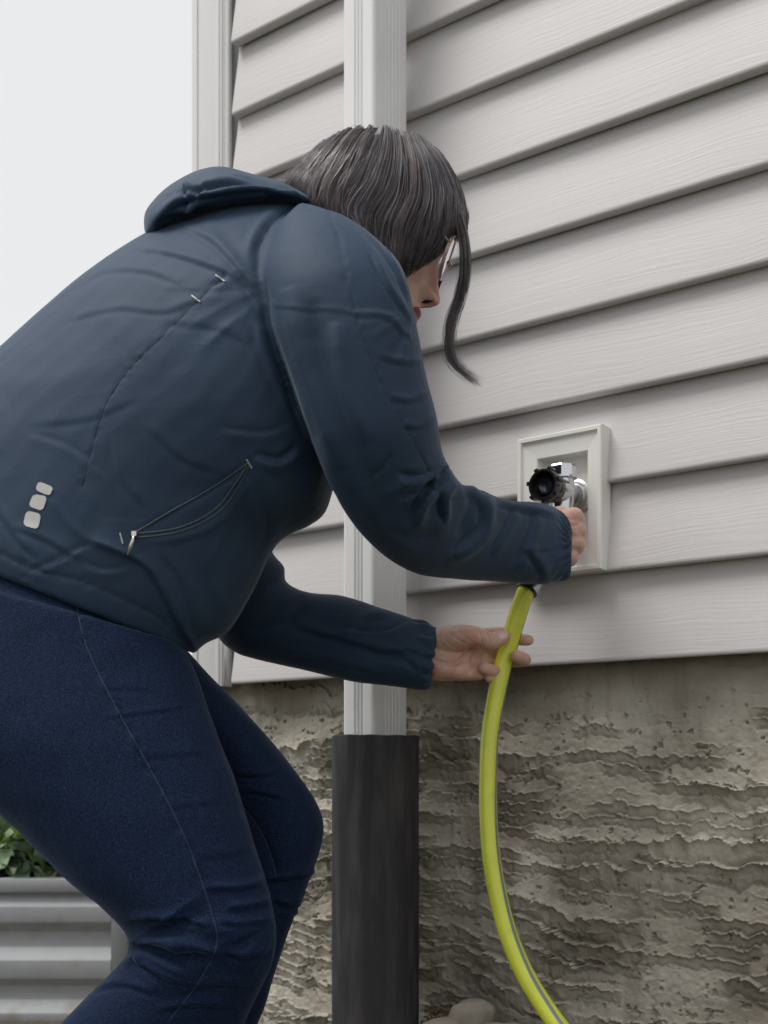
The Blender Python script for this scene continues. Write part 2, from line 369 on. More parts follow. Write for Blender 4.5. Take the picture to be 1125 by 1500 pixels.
me.loops.add(Fq.size); me.loops.foreach_set('vertex_index', Fq.ravel().astype(np.int32)); me.polygons.add(len(Fq))
me.polygons.foreach_set('loop_start', (np.arange(len(Fq)) * 4).astype(np.int32)); me.update(calc_edges=True)
me.polygons.foreach_set('use_smooth', [True] * len(Fq))
link('parged_foundation', me, M_STU, house)
b = MB(); b.box((sB, FN - .004, -.3), (S_R, .2, Z0 + .02)); b.box((sA, FN + .012, -.3), (sB, .2, Z0 + .015)); b.box((sA, .2, -.3), (sA + .2, 6, Z0 + .02)); b.build('foundation_core', M_STU, house, False)

# ------------------------------------------------------------------ downspout and drain pipe
PN = .088; PS = wall_s(550, PN); RP = .0685
pM = WM @ Matrix.Translation((PS, -PN, 0))
ds = empty('downspout', pM); tag(ds, 'white ribbed metal downspout running down the siding into black pipe', 'downspout')
WH, DH = .031, .045                                   # half width along the wall, half depth
def rr_profile():
    pts = []
    def side(p0, p1, nrm, ribs, amp, pad):
        p0, p1, nrm = np.array(p0), np.array(p1), np.array(nrm); L = np.linalg.norm(p1 - p0); M_ = 90
        for i in range(M_ + 1):
            u = i / M_; d = u * L; off = 0
            for c, wd in ribs: off += amp * math.exp(-((d - c * L) / wd) ** 4)
            pts.append(tuple(p0 + (p1 - p0) * u - nrm * off))
    r = .007
    def arc(cx, cy, a0):
        for i in range(1, 6):
            t = R(a0 + 90 * i / 6); pts.append((cx + r * math.cos(t), cy + r * math.sin(t)))
    fr = [(.40, .0022), (.53, .0022), (.66, .0022)]; sr = [(.28, .0013), (.40, .0013), (.52, .0013), (.64, .0013), (.76, .0013)]
    side((-WH + r, -DH), (WH - r, -DH), (0, -1), fr, .0026, 0); arc(WH - r, -DH + r, -90)
    side((WH, -DH + r), (WH, DH - r), (1, 0), sr, .0011, 0); arc(WH - r, DH - r, 0)
    side((WH - r, DH), (-WH + r, DH), (0, 1), fr, .0026, 0); arc(-WH + r, DH - r, 90)
    side((-WH, DH - r), (-WH, -DH + r), (-1, 0), sr, .0011, 0); arc(-WH + r, -DH + r, 180)
    return pts
pr = rr_profile(); n = len(pr); V = [(x, y, z) for z in (.55, ZT) for x, y in pr]
link('spout_tube', mkmesh('spout_tube', V, [(i, (i + 1) % n, n + (i + 1) % n, n + i) for i in range(n)]), M_DOWN, ds)
b = MB(); b.box((-WH - .014, -DH - .0022, 1.9), (WH + .014, -DH - .0005, 1.93)); b.box((WH + .0008, -DH, 1.9), (WH + .0026, .068, 1.93)); b.box((-WH - .0026, -DH, 1.9), (-WH - .0008, .068, 1.93)); b.build('strap', M_DOWN, ds, False)
dp = empty('drain_pipe', pM); tag(dp, 'scuffed black plastic drain pipe standing on the ground and receiving the downspout', 'pipe')
PT = HC + (HY - 1077) / F * (WM @ Vector((PS, -PN - RP, 0))).y
V = []; NS = 72; zs = list(np.linspace(-.1, PT - .003, 60)) + [PT - .001, PT]
prof = [(RP, z) for z in zs] + [(RP - .001, PT + .0006), (RP - .0065, PT), (RP - .007, PT - .004), (RP - .007, PT - .2)]
for r_, z in prof:
    for k in range(NS):
        t = 2 * math.pi * k / NS; dd = .0006 * float(noise(math.cos(t) * 2 + 5, math.sin(t) * 2, z * 9, seed=71))
        dent = -.004 * math.exp(-(((t - 3.55) / .18) ** 2 + ((z - .37) / .03) ** 2))
        V.append(((r_ + dd + dent) * math.cos(t), (r_ + dd + dent) * math.sin(t), z + (.0005 * math.sin(3 * t) + .0004 * math.sin(11 * t) if z > PT - .01 else 0)))
link('pipe_wall', mkmesh('pipe_wall', V, [(j*NS+k, j*NS+(k+1)%NS, (j+1)*NS+(k+1)%NS, (j+1)*NS+k) for j in range(len(prof)-1) for k in range(NS)]), M_BLACK, dp)

# ------------------------------------------------------------------ hose mounting block and tap
NB = .040
bx0, bx1 = wall_s(757, NB), wall_s(881, NB); bz1 = wall_z(881, 620, NB); bz0 = wall_z(881, 833, NB)
ox0, ox1 = wall_s(785, NB), wall_s(858, NB); oz1 = wall_z(858, 659, NB); oz0 = wall_z(858, 803, NB)
bm_ = empty('mounting_block', WM @ Matrix.Translation(((bx0 + bx1) / 2, 0, bz0)))
tag(bm_, 'cream plastic recessed tap surround mounted on the siding', 'tap surround')
cx = (bx0 + bx1) / 2
def ringpts(x0, x1, z0, z1, n): return [(x0 - cx, -n, z0 - bz0), (x1 - cx, -n, z0 - bz0), (x1 - cx, -n, z1 - bz0), (x0 - cx, -n, z1 - bz0)]
b = MB(); rings = [ringpts(bx0, bx1, bz0, bz1, .010), ringpts(bx0, bx1, bz0, bz1, NB - .002), ringpts(bx0 + .0015, bx1 - .0015, bz0 + .0015, bz1 - .0015, NB),
     ringpts(bx0 + .0065, bx1 - .0065, bz0 + .0065, bz1 - .0065, NB), ringpts(bx0 + .0080, bx1 - .0080, bz0 + .008, bz1 - .008, NB - .0035),
     ringpts(bx0 + .0100, bx1 - .0100, bz0 + .010, bz1 - .010, NB - .0038),
     ringpts(ox0 - .001, ox1 + .001, oz0 - .001, oz1 + .001, NB - .0050), ringpts(ox0, ox1, oz0, oz1, NB - .0062),
     ringpts(ox0 + .002, ox1 - .002, oz0 + .002, oz1 - .002, .0185)]
V = [p for r_ in rings for p in r_]; Fc = [(i*4+k, i*4+(k+1)%4, (i+1)*4+(k+1)%4, (i+1)*4+k) for i in range(len(rings)-1) for k in range(4)]
b.add(V, Fc); o = b.build('surround_frame', M_BOX, bm_, False)
b = MB(); b.box((ox0 - cx, -.0185, oz0 - bz0), (ox1 - cx, -.012, oz1 - bz0)); b.build('back_plate', M_BOX, bm_, False)

# tap: local axis -Y points out of the wall
fs = wall_s(824, .058); fz = wall_z(824, 722, .058)
tap = empty('hose_tap', WM @ Matrix.Translation((fs, 0, fz)))
tag(tap, 'chrome outdoor tap with capped vacuum breaker inside the cream surround', 'tap')
def lathe(b, prof, seg, axis, c=(0, 0, 0), mi=0, hexa=False):
    V = []
    for r_, h in prof:
        for k in range(seg):
            t = 2 * math.pi * (k + .5 * hexa) / seg
            if axis == 'Z': V.append((c[0] + r_ * math.cos(t), c[1] + r_ * math.sin(t), c[2] + h))
            else: V.append((c[0] + r_ * math.cos(t), c[1] - h, c[2] + r_ * math.sin(t)))
    m_ = len(prof); Fc = [(j*seg+k, j*seg+(k+1)%seg, (j+1)*seg+(k+1)%seg, (j+1)*seg+k) for j in range(m_-1) for k in range(seg)]
    Fc += [tuple(range(seg))[::-1], tuple((m_-1)*seg + k for k in range(seg))]
    if axis != 'Z': pass
    b.add(V, Fc, mi)
b = MB(); lathe(b, [(.028, .0188), (.028, .022), (.0265, .0235), (.0225, .0245), (.022, .0255), (.018, .0285), (.0165, .036)], 40, 'Y', (.0, 0, .0)); b.build('wall_flange', M_BRASS, tap, angle=35)
b = MB(); lathe(b, [(.014, .024), (.0160, .034), (.0185, .044), (.0190, .070), (.0165, .080), (.0160, .100)], 40, 'Y'); lathe(b, [(.0165, -.026), (.0180, -.01), (.0182, 0), (.0170, .014), (.0165, .020)], 36, 'Z', (0, -.058, 0))
lathe(b, [(.0135, -.052), (.0145, -.026), (.0145, -.02)], 30, 'Z', (0, -.058, 0))
b.build('tap_body', M_CHROME, tap, angle=45)
b = MB(); lathe(b, [(.0180, .020), (.0202, .0215), (.0202, .0360), (.0190, .0385), (.010, .0395)], 8, 'Z', (0, -.058, 0), hexa=True); lathe(b, [(.0206, .0195), (.0206, .0222)], 32, 'Z', (0, -.058, 0))
b.build('breaker_cap', M_CHROME, tap, False)
# black coupling: an open ring with grip lugs and a dark bore
KA = .088
b = MB(); seg = 48; prof = [(.0150, KA - .006), (.019, KA - .004), (.0205, KA + .001), (.0205, KA + .008), (.0190, KA + .0095), (.0190, KA + .0115), (.0212, KA + .013), (.0222, KA + .016), (.0224, KA + .029), (.0214, KA + .031), (.0188, KA + .031), (.0180, KA + .0295), (.0176, KA + .017), (.0120, KA + .0165), (.0118, KA + .022), (.0095, KA + .022), (.0090, KA + .010), (.0, KA + .009)]
V = []
for r_, h in prof:
    for k in range(seg):
        t = 2 * math.pi * k / seg; V.append((r_ * math.cos(t), -h, r_ * math.sin(t)))
b.add(V, [(j*seg+k, j*seg+(k+1)%seg, (j+1)*seg+(k+1)%seg, (j+1)*seg+k) for j in range(len(prof)-1) for k in range(seg)])
cp = b.build('coupling_ring', M_KNOB, tap, angle=40)
for q in range(7):
    t = 2 * math.pi * (q + .28) / 7; b = MB(); b.box((.0212, -KA - .030, -.003), (.0262, -KA - .015, .003))
    V = [(x * math.cos(t) - z * math.sin(t), y, x * math.sin(t) + z * math.cos(t)) for x, y, z in b.v]; b.v = V
    bevel(b.build('grip_lug', M_KNOB, cp, False), .001)

# ------------------------------------------------------------------ raised bed and plants
BD = 2.30
def bedx(px): return (px - CX) / F * BD
bed = empty('raised_bed', Matrix.Translation((bedx(-60), BD, 0)))
tag(bed, 'grey corrugated metal garden bed with plants, standing past the house corner', 'planter')
bw0, bw1 = bedx(-420) - bedx(-60), bedx(165) - bedx(-60)
def zy(py): return HC + (HY - py) / F * BD
rows = [(1306, 0), (1309, 0), (1327, -.016), (1350, -.016), (1364, 0), (1387, 0), (1405, -.016), (1432, -.016), (1443, 0), (1464, 0), (1482, -.016), (1508, -.016), (1520, 0), (1542, 0), (1560, -.016), (1585, -.016), (1597, 0), (1640, 0)]
for side in range(2):
    b = MB(); V = [];
    for (py, d) in rows:
        z = max(0, zy(py)); V += [(bw0, d if side == 0 else .9 - d, z), (bw1, d if side == 0 else .9 - d, z)]
    b.add(V, [(2*i, 2*i+1, 2*i+3, 2*i+2) for i in range(len(rows)-1)]); o = b.build('side_panel', M_METAL, bed, False); bevel(o, .002, 2, 20)
b = MB(); b.box((bw0, -.020, zy(1306)), (bw1 + .03, .02, zy(1286))); bevel(b.build('rim', M_METAL, bed, False), .003)
for y_ in (-.0165, .88):
    b = MB(); b.box((bw1, y_, 0), (bw1 + .034, y_ + .035, zy(1306) - .001)); bevel(b.build('corner_post', M_POST, bed, False), .003)
b = MB(); b.box((bw1 + .008, .018, 0), (bw1 + .024, .88, zy(1306))); b.build('end_panel', M_METAL, bed, False)
V, Fc = grid(50, 30, lambda u, v: (bw0 + (bw1 - bw0) * u, .01 + .88 * v, zy(1306) - .02 + .012 * float(fbm(u * 20, v * 12, seed=8))))
link('bed_soil', mkmesh('bed_soil', V, Fc), M_SOIL, bed)
def leaf_mesh(L, W, curl, seed):
    r_ = random.Random(seed); V = []; Fc = []; n, m_ = 10, 3
    for i in range(n + 1):
        u = i / n; wd = W * (math.sin(math.pi * min(1, u * 1.02) ** .75) ** .85 if 0 < u < 1 else 0.02)
        for j in range(-m_, m_ + 1):
            v = j / m_; V.append((L * u * (1 - .08 * curl * u), wd * v, -curl * L * u * u * .35 + abs(v) ** 1.4 * wd * .38 + .006 * math.sin(u * 16 + r_.random() * .6) * abs(v)))
    k = 2 * m_ + 1
    for i in range(n):
        for j in range(k - 1): a = i * k + j; Fc.append((a, a + 1, a + k + 1, a + k))
    return mkmesh('leaf', V, Fc)
leafs = [leaf_mesh(.095, .030, 1.0, 1), leaf_mesh(.075, .026, .6, 2), leaf_mesh(.12, .038, 1.3, 3), leaf_mesh(.055, .018, .4, 4)]
for q, me in enumerate(leafs): me.materials.append(M_LEAF2 if q == 3 else M_LEAF)
PL = [(-8, .10, .16, 'leafy green plant in the metal bed at the left edge of the picture'), (38, .09, .15, 'broad leaved plant in the metal bed with pale upright shoots'),
      (72, .13, .11, 'low dark leaved plant in the metal bed, next to the woman\'s thigh'), (15, .32, .22, 'taller leafy plant at the back of the metal bed'), (-90, .2, .2, 'leafy plant in the metal bed just outside the left edge')]
for q, (px, dy, hh, lab) in enumerate(PL):
    base = Vector((bedx(px), BD + dy, zy(1306) - .02)); p = empty('leafy_plant', Matrix.Translation(base)); tag(p, lab, 'plant', 'leafy plants in the raised bed')
    b = MB()
    for s_ in range(4):
        an = random.uniform(0, 6.28); tip = Vector((math.cos(an) * .05, math.sin(an) * .05, hh * random.uniform(.75, 1)))
        b.tube([(0, 0, 0), tuple(tip * .5 + Vector((.004, 0, 0))), tuple(tip)], [.004, .003, .0018], 6)
        for k in range(9):
            u = .25 + .75 * k / 8; me = leafs[3] if (u > .6 and random.random() < .6) else random.choice(leafs[:3])
            lo = link('leaf', me, None, p); lo.location = tip * u
            lo.rotation_euler = (random.uniform(-.4, .4), random.uniform(-.9, .5) if u < .9 else -1.1, k * 2.4 + an + random.uniform(-.4, .4)); s2 = random.uniform(.75, 1.15); lo.scale = (s2,) * 3
    b.build('stem', M_LEAF2, p)

# ------------------------------------------------------------------ stones and litter at the foot of the wall
def stone(px, py, n, sx, sy, sz, seed, lab, flat=.0):
    s = wall_s(px, n); P = WM @ Vector((s, -n, 0)); zc = HC + (HY - py) / F * P.y
    bm = bmesh.new(); bmesh.ops.create_icosphere(bm, subdivisions=4, radius=1)
    for v in bm.verts:
        c = v.co.copy(); k = 1 + .22 * float(noise(c.x * 1.3 + seed, c.y * 1.3, c.z * 1.3, seed=seed)) + .06 * float(noise(c.x * 4, c.y * 4 + seed, c.z * 4, seed=seed + 1))
        q = Vector([math.copysign(abs(x) ** .75, x) for x in c]) * k; v.co = Vector((q.x * sx, q.y * sy, q.z * sz))
    me = bpy.data.meshes.new('stone'); bm.to_mesh(me); bm.free(); me.polygons.foreach_set('use_smooth', [True] * len(me.polygons))
    o = link('stone', me, M_STONE); o.matrix_world = WM @ Matrix.Translation((s, -n, zc)) @ Matrix.Rotation(seed * .7, 4, 'Z')
    tag(o, lab, 'stone', 'stones at the foot of the wall')
stone(652, 1514, .075, .040, .035, .022, 2, 'pale stone beside the foot of the black drain pipe')
stone(692, 1503, .040, .038, .024, .036, 5, 'brown rounded stone leaning on the wall right of the drain pipe')
stone(745, 1519, .06, .055, .035, .020, 9, 'flat pale stone at the bottom edge under the yellow hose')
stone(850, 1530, .06, .06, .035, .024, 12, 'low buff stone at the bottom edge right of the hose')
b = MB()
for q in range(110):
    s = wall_s(random.uniform(613, 665), .05) + random.uniform(-.01, .01); n_ = random.uniform(.0, .07); z = random.uniform(.095, .125) - n_ * .2
    an = random.uniform(0, 6.28); L = random.uniform(.01, .032); b.tube([(s, -n_, z), (s + L*.5*math.cos(an), -n_ - .006, z + random.uniform(0, .012)), (s + L*math.cos(an), -n_ - .006*math.sin(an), z + random.uniform(-.01, .012))], random.uniform(.0006, .0017), 5)
o = b.build('plant_litter', M_STALK); o.matrix_world = WM; tag(o, 'dry curled plant litter lying between the drain pipe and the stones', 'litter', kind='stuff')

# ------------------------------------------------------------------ hose
hp = [(812, 778, 1.632), (792, 824, 1.606), (778, 855, 1.592), (768, 872, 1.588), (757, 905, 1.590), (747, 940, 1.592), (735, 982, 1.592), (724, 1035, 1.588), (717, 1085, 1.58), (715, 1140, 1.57), (715, 1190, 1.56),
      (719, 1250, 1.545), (729, 1310, 1.53), (745, 1370, 1.51), (768, 1425, 1.49), (795, 1470, 1.47), (824, 1510, 1.45), (870, 1560, 1.42), (940, 1605, 1.40), (1040, 1640, 1.38)]
P3 = np.array([U(*p) for p in hp]); ext = [P3[-1] + np.array([.15, .0, -.06]), P3[-1] + np.array([.4, .05, 0])]; ext[0][2] = .03; ext[1][2] = .013; P3 = np.vstack([P3, ext])
path = catmull(P3, 10)
hose = empty('garden_hose', Matrix.Translation(tuple(P3[-1]))); base = np.array(P3[-1])
tag(hose, 'lime green garden hose with grey stripe hanging from the tap through the left hand', 'hose')
b = MB(); RH = .0124; SG = 32
b.tube([p - base for p in path[26:]], RH, SG, mifn=lambda k: 1 if k in STRIPE else 0)  if False else None
def hose_tube():
    pts = path[26:]; V = []; mi = []; Fc = []; up = np.array([0, -1., 0])
    for i, p in enumerate(pts):
        t = pts[min(i+1, len(pts)-1)] - pts[max(i-1, 0)]; t /= np.linalg.norm(t); x = up - t * up.dot(t); x /= np.linalg.norm(x); y = np.cross(t, x)
        for k in range(SG):
            th = 2 * math.pi * k / SG; V.append(p - base + RH * (math.cos(th) * x + math.sin(th) * y))
    return V, len(pts)
V, L_ = hose_tube(); Fc = []; mi = []
for i in range(L_ - 1):
    py = HY - (path[26 + i][2] - HC) / path[26 + i][1] * F
    off = 7.4 - 4.6 * min(1, max(0, (py - 1000) / 480))          # the stripe winds slowly round the hose
    for k in range(SG):
        k2 = (k + 1) % SG; Fc.append((i*SG+k, i*SG+k2, (i+1)*SG+k2, (i+1)*SG+k)); mi.append(0)
me = mkmesh('hose_tube', V, Fc); o = link('hose_tube', me, M_HOSE, hose)
def ribbon(name, m, thfn, wid, lift):
    V = []; Fc = []; pts = path[26:]; up = np.array([0, -1., 0]); c = 0
    for i, p in enumerate(pts):
        t = pts[min(i+1, len(pts)-1)] - pts[max(i-1, 0)]; t /= np.linalg.norm(t); x = up - t * up.dot(t); x /= np.linalg.norm(x); y = np.cross(t, x)
        th0 = thfn(i / len(pts))
        for k in range(5):
            th = th0 + wid * (k / 4 - .5); r_ = RH + (lift if 0 < k < 4 else -.0002); V.append(p - base + r_ * (math.cos(th) * x + math.sin(th) * y))
    for i in range(len(pts) - 1):
        for k in range(4): Fc.append((i*5+k, i*5+k+1, (i+1)*5+k+1, (i+1)*5+k))
    return link(name, mkmesh(name, V, Fc), m, hose)
ribbon('grey_stripe', M_STRIPE, lambda u: SGN * (1.62 - 1.25 * u), .30, .00025) if False else None
SGN = -1
def th_for(u): return -(1.50 - 1.30 * min(1, u * 1.15))
ribbon('grey_stripe', M_STRIPE, th_for, .52, .00025)
b = MB(); q = [p - base for p in path[:27]]
b.tube(q[:20], .0118, 28); b.tube(q[14:26], [.0132]*3 + [.0150]*9, 28)
b.build('hose_connector', M_BRASS, hose, angle=40)
b = MB(); b.tube([p - base for p in path[25:28]], [.0152, .0158, .0150], 28); b.build('connector_collar', M_KNOB, hose, angle=40)
b = MB(); b.tube([p - base for p in path[0:10]], .0165, 12); b.build('swivel_nut', M_BRASS, hose, angle=30)
q_ = [np.array(U(*p)) - base for p in ((822, 748, 1.662), (819, 760, 1.650), (812, 778, 1.632))]; b = MB(); b.tube(q_, .0125, 24); b.build('swivel_neck', M_BRASS, hose, angle=40)

# ------------------------------------------------------------------ person: helpers
def loft(st, sub=6, seg=36, expo=2.0):
    """stations (ax,ay,bx,by,D,h[,tilt]): the two outline points, depth of the middle, half thickness"""
    S = [tuple(s) + (0,) * (7 - len(s)) for s in st]; S = catmull(S, sub); V = []; Fc = []
    for (ax, ay, bx, by, D, h, tl) in S:
        A = U(ax, ay, D + tl); B = U(bx, by, D - tl); c = (A + B) / 2; hv = (B - A) / 2; dv = U((ax+bx)/2, (ay+by)/2, 1) - np.array([0, 0, HC]); dv /= np.linalg.norm(dv)
        for k in range(seg):
            t = 2 * math.pi * k / seg; ct, st_ = math.cos(t), math.sin(t)
            ct = math.copysign(abs(ct) ** (2 / expo), ct); st_ = math.copysign(abs(st_) ** (2 / expo), st_)
            V.append(c + hv * ct + dv * h * st_)
    n = len(S)
    for i in range(n - 1):
        for k in range(seg): Fc.append((i*seg+k, i*seg+(k+1)%seg, (i+1)*seg+(k+1)%seg, (i+1)*seg+k))
    for i0 in (0, n - 1):
        c = np.mean(V[i0*seg:(i0+1)*seg], axis=0); V.append(c); ci = len(V) - 1
        for k in range(seg): Fc.append((ci, i0*seg+(k+1)%seg, i0*seg+k) if i0 == 0 else (ci, i0*seg+k, i0*seg+(k+1)%seg))
    return V, Fc
def capsule(b, pts):                                    # (px,py,D,r) chain with round ends
    P = np.array([list(U(p[0], p[1], p[2])) + [p[3]] for p in pts]); 
    if len(P) > 2: P = catmull(P, 5)
    else: P = np.array([P[0] + (P[1] - P[0]) * t for t in np.linspace(0, 1, 6)])
    d0 = P[0][:3] - P[1][:3]; d0 /= np.linalg.norm(d0); d1 = P[-1][:3] - P[-2][:3]; d1 /= np.linalg.norm(d1); r0, r1 = P[0][3], P[-1][3]
    pre = [list(P[0][:3] + d0 * r0 * math.sin(t)) + [r0 * math.cos(t)] for t in (1.5, 1.2, .8, .4)]; post = [list(P[-1][:3] + d1 * r1 * math.sin(t)) + [r1 * math.cos(t)] for t in (.4, .8, 1.2, 1.5)]
    Q = np.array(pre + P.tolist() + post); b.tube(Q[:, :3], Q[:, 3], 16)
def ellipsoid(b, c, r, seg=24):
    V = []; Fc = []; n = 14
    for i in range(1, n):
        p = math.pi * i / n
        for k in range(seg): t = 2*math.pi*k/seg; V.append((c[0] + r[0]*math.sin(p)*math.cos(t), c[1] + r[1]*math.sin(p)*math.sin(t), c[2] + r[2]*math.cos(p)))
    for i in range(n - 2):
        for k in range(seg): Fc.append((i*seg+k, (i+1)*seg+k, (i+1)*seg+(k+1)%seg, i*seg+(k+1)%seg))
    V += [(c[0], c[1], c[2] + r[2]), (c[0], c[1], c[2] - r[2])]; a = len(V) - 2
    for k in range(seg): Fc.append((a, k, (k+1)%seg)); Fc.append((a+1, (n-2)*seg+(k+1)%seg, (n-2)*seg+k))
    b.add(V, Fc)
def remesh(b, voxel, smooth_it, fac=.5):
    me = mkmesh('tmp', b.v, b.f); o = bpy.data.objects.new('tmp', me); COL.objects.link(o)
    m_ = o.modifiers.new('r', 'REMESH'); m_.mode = 'VOXEL'; m_.voxel_size = voxel; m_.adaptivity = 0
    s_ = o.modifiers.new('s', 'SMOOTH'); s_.factor = fac; s_.iterations = smooth_it
    dg = bpy.context.evaluated_depsgraph_get(); dg.update(); me2 = bpy.data.meshes.new_from_object(o.evaluated_get(dg)); bpy.data.objects.remove(o); bpy.data.meshes.remove(me)
    me2.polygons.foreach_set('use_smooth', [True] * len(me2.polygons)); return me2
def getV(me):
    V = np.empty(len(me.vertices) * 3); me.vertices.foreach_get('co', V); return V.reshape(-1, 3)
def getN(me):
    N = np.empty(len(me.vertices) * 3); me.vertices.foreach_get('normal', N); return N.reshape(-1, 3)
def setV(me, V): me.vertices.foreach_set('co', V.ravel()); me.update()
def pdist(X, Y, pts):
    """signed distance (px, + to the right of travel) and parameter along a polyline"""
    best = np.full(X.shape, 1e9); sg = np.zeros(X.shape); tt = np.zeros(X.shape); P = np.array(pts, float)
    L = np.concatenate([[0], np.cumsum(np.hypot(*(P[1:] - P[:-1]).T))]); tot = L[-1]
    for i in range(len(P) - 1):
        d = P[i+1] - P[i]; l = np.hypot(*d); u = np.clip(((X - P[i][0]) * d[0] + (Y - P[i][1]) * d[1]) / l**2, 0, 1)
        qx, qy = X - P[i][0] - u * d[0], Y - P[i][1] - u * d[1]; q = np.hypot(qx, qy); m_ = q < best
        best = np.where(m_, q, best); sg = np.where(m_, np.sign(d[0] * qy - d[1] * qx), sg); tt = np.where(m_, (L[i] + u * l) / tot, tt)
    return best, sg, tt
def sculpt(me, strokes, V=None):
    """press folds into cloth: stroke = (kind, amp_mm, width_px, [points]); R ridge, G groove, S step (raised on the right of travel, sharp edge at the line)"""
    V = getV(me); N = getN(me); X, Y = proj(V); view = V - np.array([0, 0, HC]); view /= np.linalg.norm(view, axis=1)[:, None]
    face = np.clip(-(N * view).sum(1) * 2.2, 0, 1); D = np.zeros(len(V))
    for kind, amp, wd, pts in strokes:
        P = np.array(pts, float); mr = wd * 4 + 6
        m_ = (X > P[:, 0].min() - mr) & (X < P[:, 0].max() + mr) & (Y > P[:, 1].min() - mr) & (Y < P[:, 1].max() + mr) & (face > 0)
        if not m_.any(): continue
        if len(P) > 2: P = catmull(P, 5)
        d, sg, t = pdist(X[m_], Y[m_], P); tap = np.clip(np.minimum(t, 1 - t) * 5, 0, 1) ** .7
        if kind == 'R': f = np.exp(-(d / wd) ** 2)
        elif kind == 'G': f = -np.exp(-(d / wd) ** 2)
        elif kind == 'F':                                # a fold: broad back on the left, a crisp drop and a valley on the right
            q = d * sg / wd; f = np.where(q < 0, np.exp(-.6 * q * q), np.exp(-(q * 2.2) ** 2)) - .7 * np.exp(-((q - 1.0) / .55) ** 2)
        else: q = d * sg; f = sstep(-3.2, 3.2, q) * np.exp(-np.maximum(q, 0) / (wd * 3)); tap = np.clip(np.minimum(t, 1 - t) * 8, 0, 1)
        D[m_] += amp * .001 * f * tap * face[m_]
    setV(me, V + N * D[:, None])
def wrinkle(me, amp, fn):
    V = getV(me); N = getN(me); setV(me, V + N * (amp * fn(V))[:, None])
def bvh_of(me):
    V = getV(me); return BVHTree.FromPolygons([Vector(v) for v in V], [tuple(p.vertices) for p in me.polygons])
EYE = Vector((0, 0, HC))
def hit(bvh, px, py, lift=.0006):
    d = (Vector(U(px, py, 1)) - EYE).normalized(); loc, nr, _, dist = bvh.ray_cast(EYE, d)
    if loc is None: return None, None
    if nr.dot(d) > 0: nr = -nr
    return np.array(loc + nr * lift), np.array(nr)
def surf_tube(bvh, pts, r, lift=.0, sub=10, dash=None):
    b = MB(); P = catmull(np.array(pts, float), sub) if len(pts) > 2 else np.array([np.array(pts[0]) + (np.array(pts[1]) - np.array(pts[0])) * t for t in np.linspace(0, 1, sub * 2)])
    run = []; last = None
    for p in P:
        h, _ = hit(bvh, p[0], p[1], lift)
        if h is None or (last is not None and np.linalg.norm(h - last) > .03):
            if len(run) > 2: b.tube(run, r, 6)
            run = []
        if h is not None: run.append(h)
        last = h
    if len(run) > 2: b.tube(run, r, 6)
    return b
def decal(bvh, quad, n=8, rnd=.18, lift=.0009):
    Q = np.array(quad, float); V = []; Fc = []
    for j in range(n + 1):
        for i in range(n + 1):
            u, v = i / n, j / n; a, c = 2*u - 1, 2*v - 1                 # round the corners
            k = 1 - rnd * (abs(a) * abs(c)) ** 4; u, v = .5 + a * k / 2, .5 + c * k / 2
            p = (1-u)*(1-v)*Q[0] + u*(1-v)*Q[1] + u*v*Q[2] + (1-u)*v*Q[3]; h, _ = hit(bvh, p[0], p[1], lift); V.append(h if h is not None else np.array(U(p[0], p[1], 1.3)))
    for j in range(n):
        for i in range(n): a = j*(n+1)+i; Fc.append((a, a+1, a+n+2, a+n+1))
    return V, Fc

PB = Vector((-.25, 1.43, 0)); person = empty('person', Matrix.Translation(PB))
tag(person, 'woman in navy jacket and dark jeans bending to fit the yellow hose onto the tap', 'person')
def plink(name, me, m_, parent=person):
    V = getV(me); setV(me, V - np.array(PB)) ; return link(name, me, m_, parent)
def pbuild(b, name, m_, parent=person, **k):
    b.v = [tuple(np.array(v) - np.array(PB)) for v in b.v]; return b.build(name, m_, parent, **k)

# ------------------------------------------------------------------ jacket
torso = [(-172, 775, 284, 957, 1.43, .150), (-172, 735, 290, 950, 1.43, .155), (-158, 690, 303, 940, 1.43, .158), (-118, 622, 335, 922, 1.43, .160), (-60, 556, 372, 862, 1.43, .165), (0, 508, 402, 797, 1.43, .172), (70, 446, 452, 768, 1.43, .180),
         (130, 398, 483, 730, 1.43, .188), (213, 343, 500, 640, 1.43, .192), (290, 305, 515, 540, 1.43, .185), (360, 288, 515, 450, 1.43, .150), (425, 288, 512, 375, 1.43, .100), (462, 300, 510, 345, 1.43, .06)]
sleeve = [(440, 296, 400, 335, 1.33, .045), (500, 315, 384, 380, 1.30, .065), (553, 352, 386, 430, 1.28, .074), (590, 396, 400, 482, 1.275, .076), (607, 460, 418, 534, 1.275, .076), (622, 542, 440, 597, 1.28, .076), (639, 610, 464, 665, 1.29, .074),
          (647, 660, 490, 724, 1.31, .070), (662, 692, 522, 772, 1.335, .066), (683, 714, 566, 816, 1.37, .062), (708, 725, 612, 841, 1.41, .058), (745, 733, 675, 849, 1.46, .054), (785, 736, 740, 853, 1.515, .052), (815, 744, 800, 853, 1.555, .048), (830, 760, 824, 850, 1.570, .044), (836, 775, 833, 842, 1.575, .038)]
far = [(520, 560, 400, 600, 1.60, .055), (440, 690, 372, 720, 1.63, .055), (408, 766, 335, 800, 1.65, .055), (398, 804, 318, 860, 1.66, .055), (416, 830, 310, 900, 1.66, .055), (418, 850, 322, 938, 1.66, .055), (434, 862, 345, 957, 1.66, .055), (458, 869, 368, 964, 1.655, .053), (502, 873, 440, 980, 1.65, .050), (550, 888, 515, 998, 1.625, .047), (598, 904, 575, 1006, 1.608, .045), (636, 918, 618, 1011, 1.598, .041), (642, 921, 627, 1009, 1.597, .038)]
b = MB(); b.add(*loft(torso, seg=44)); b.add(*loft(sleeve, seg=32)); b.add(*loft(far, seg=28))
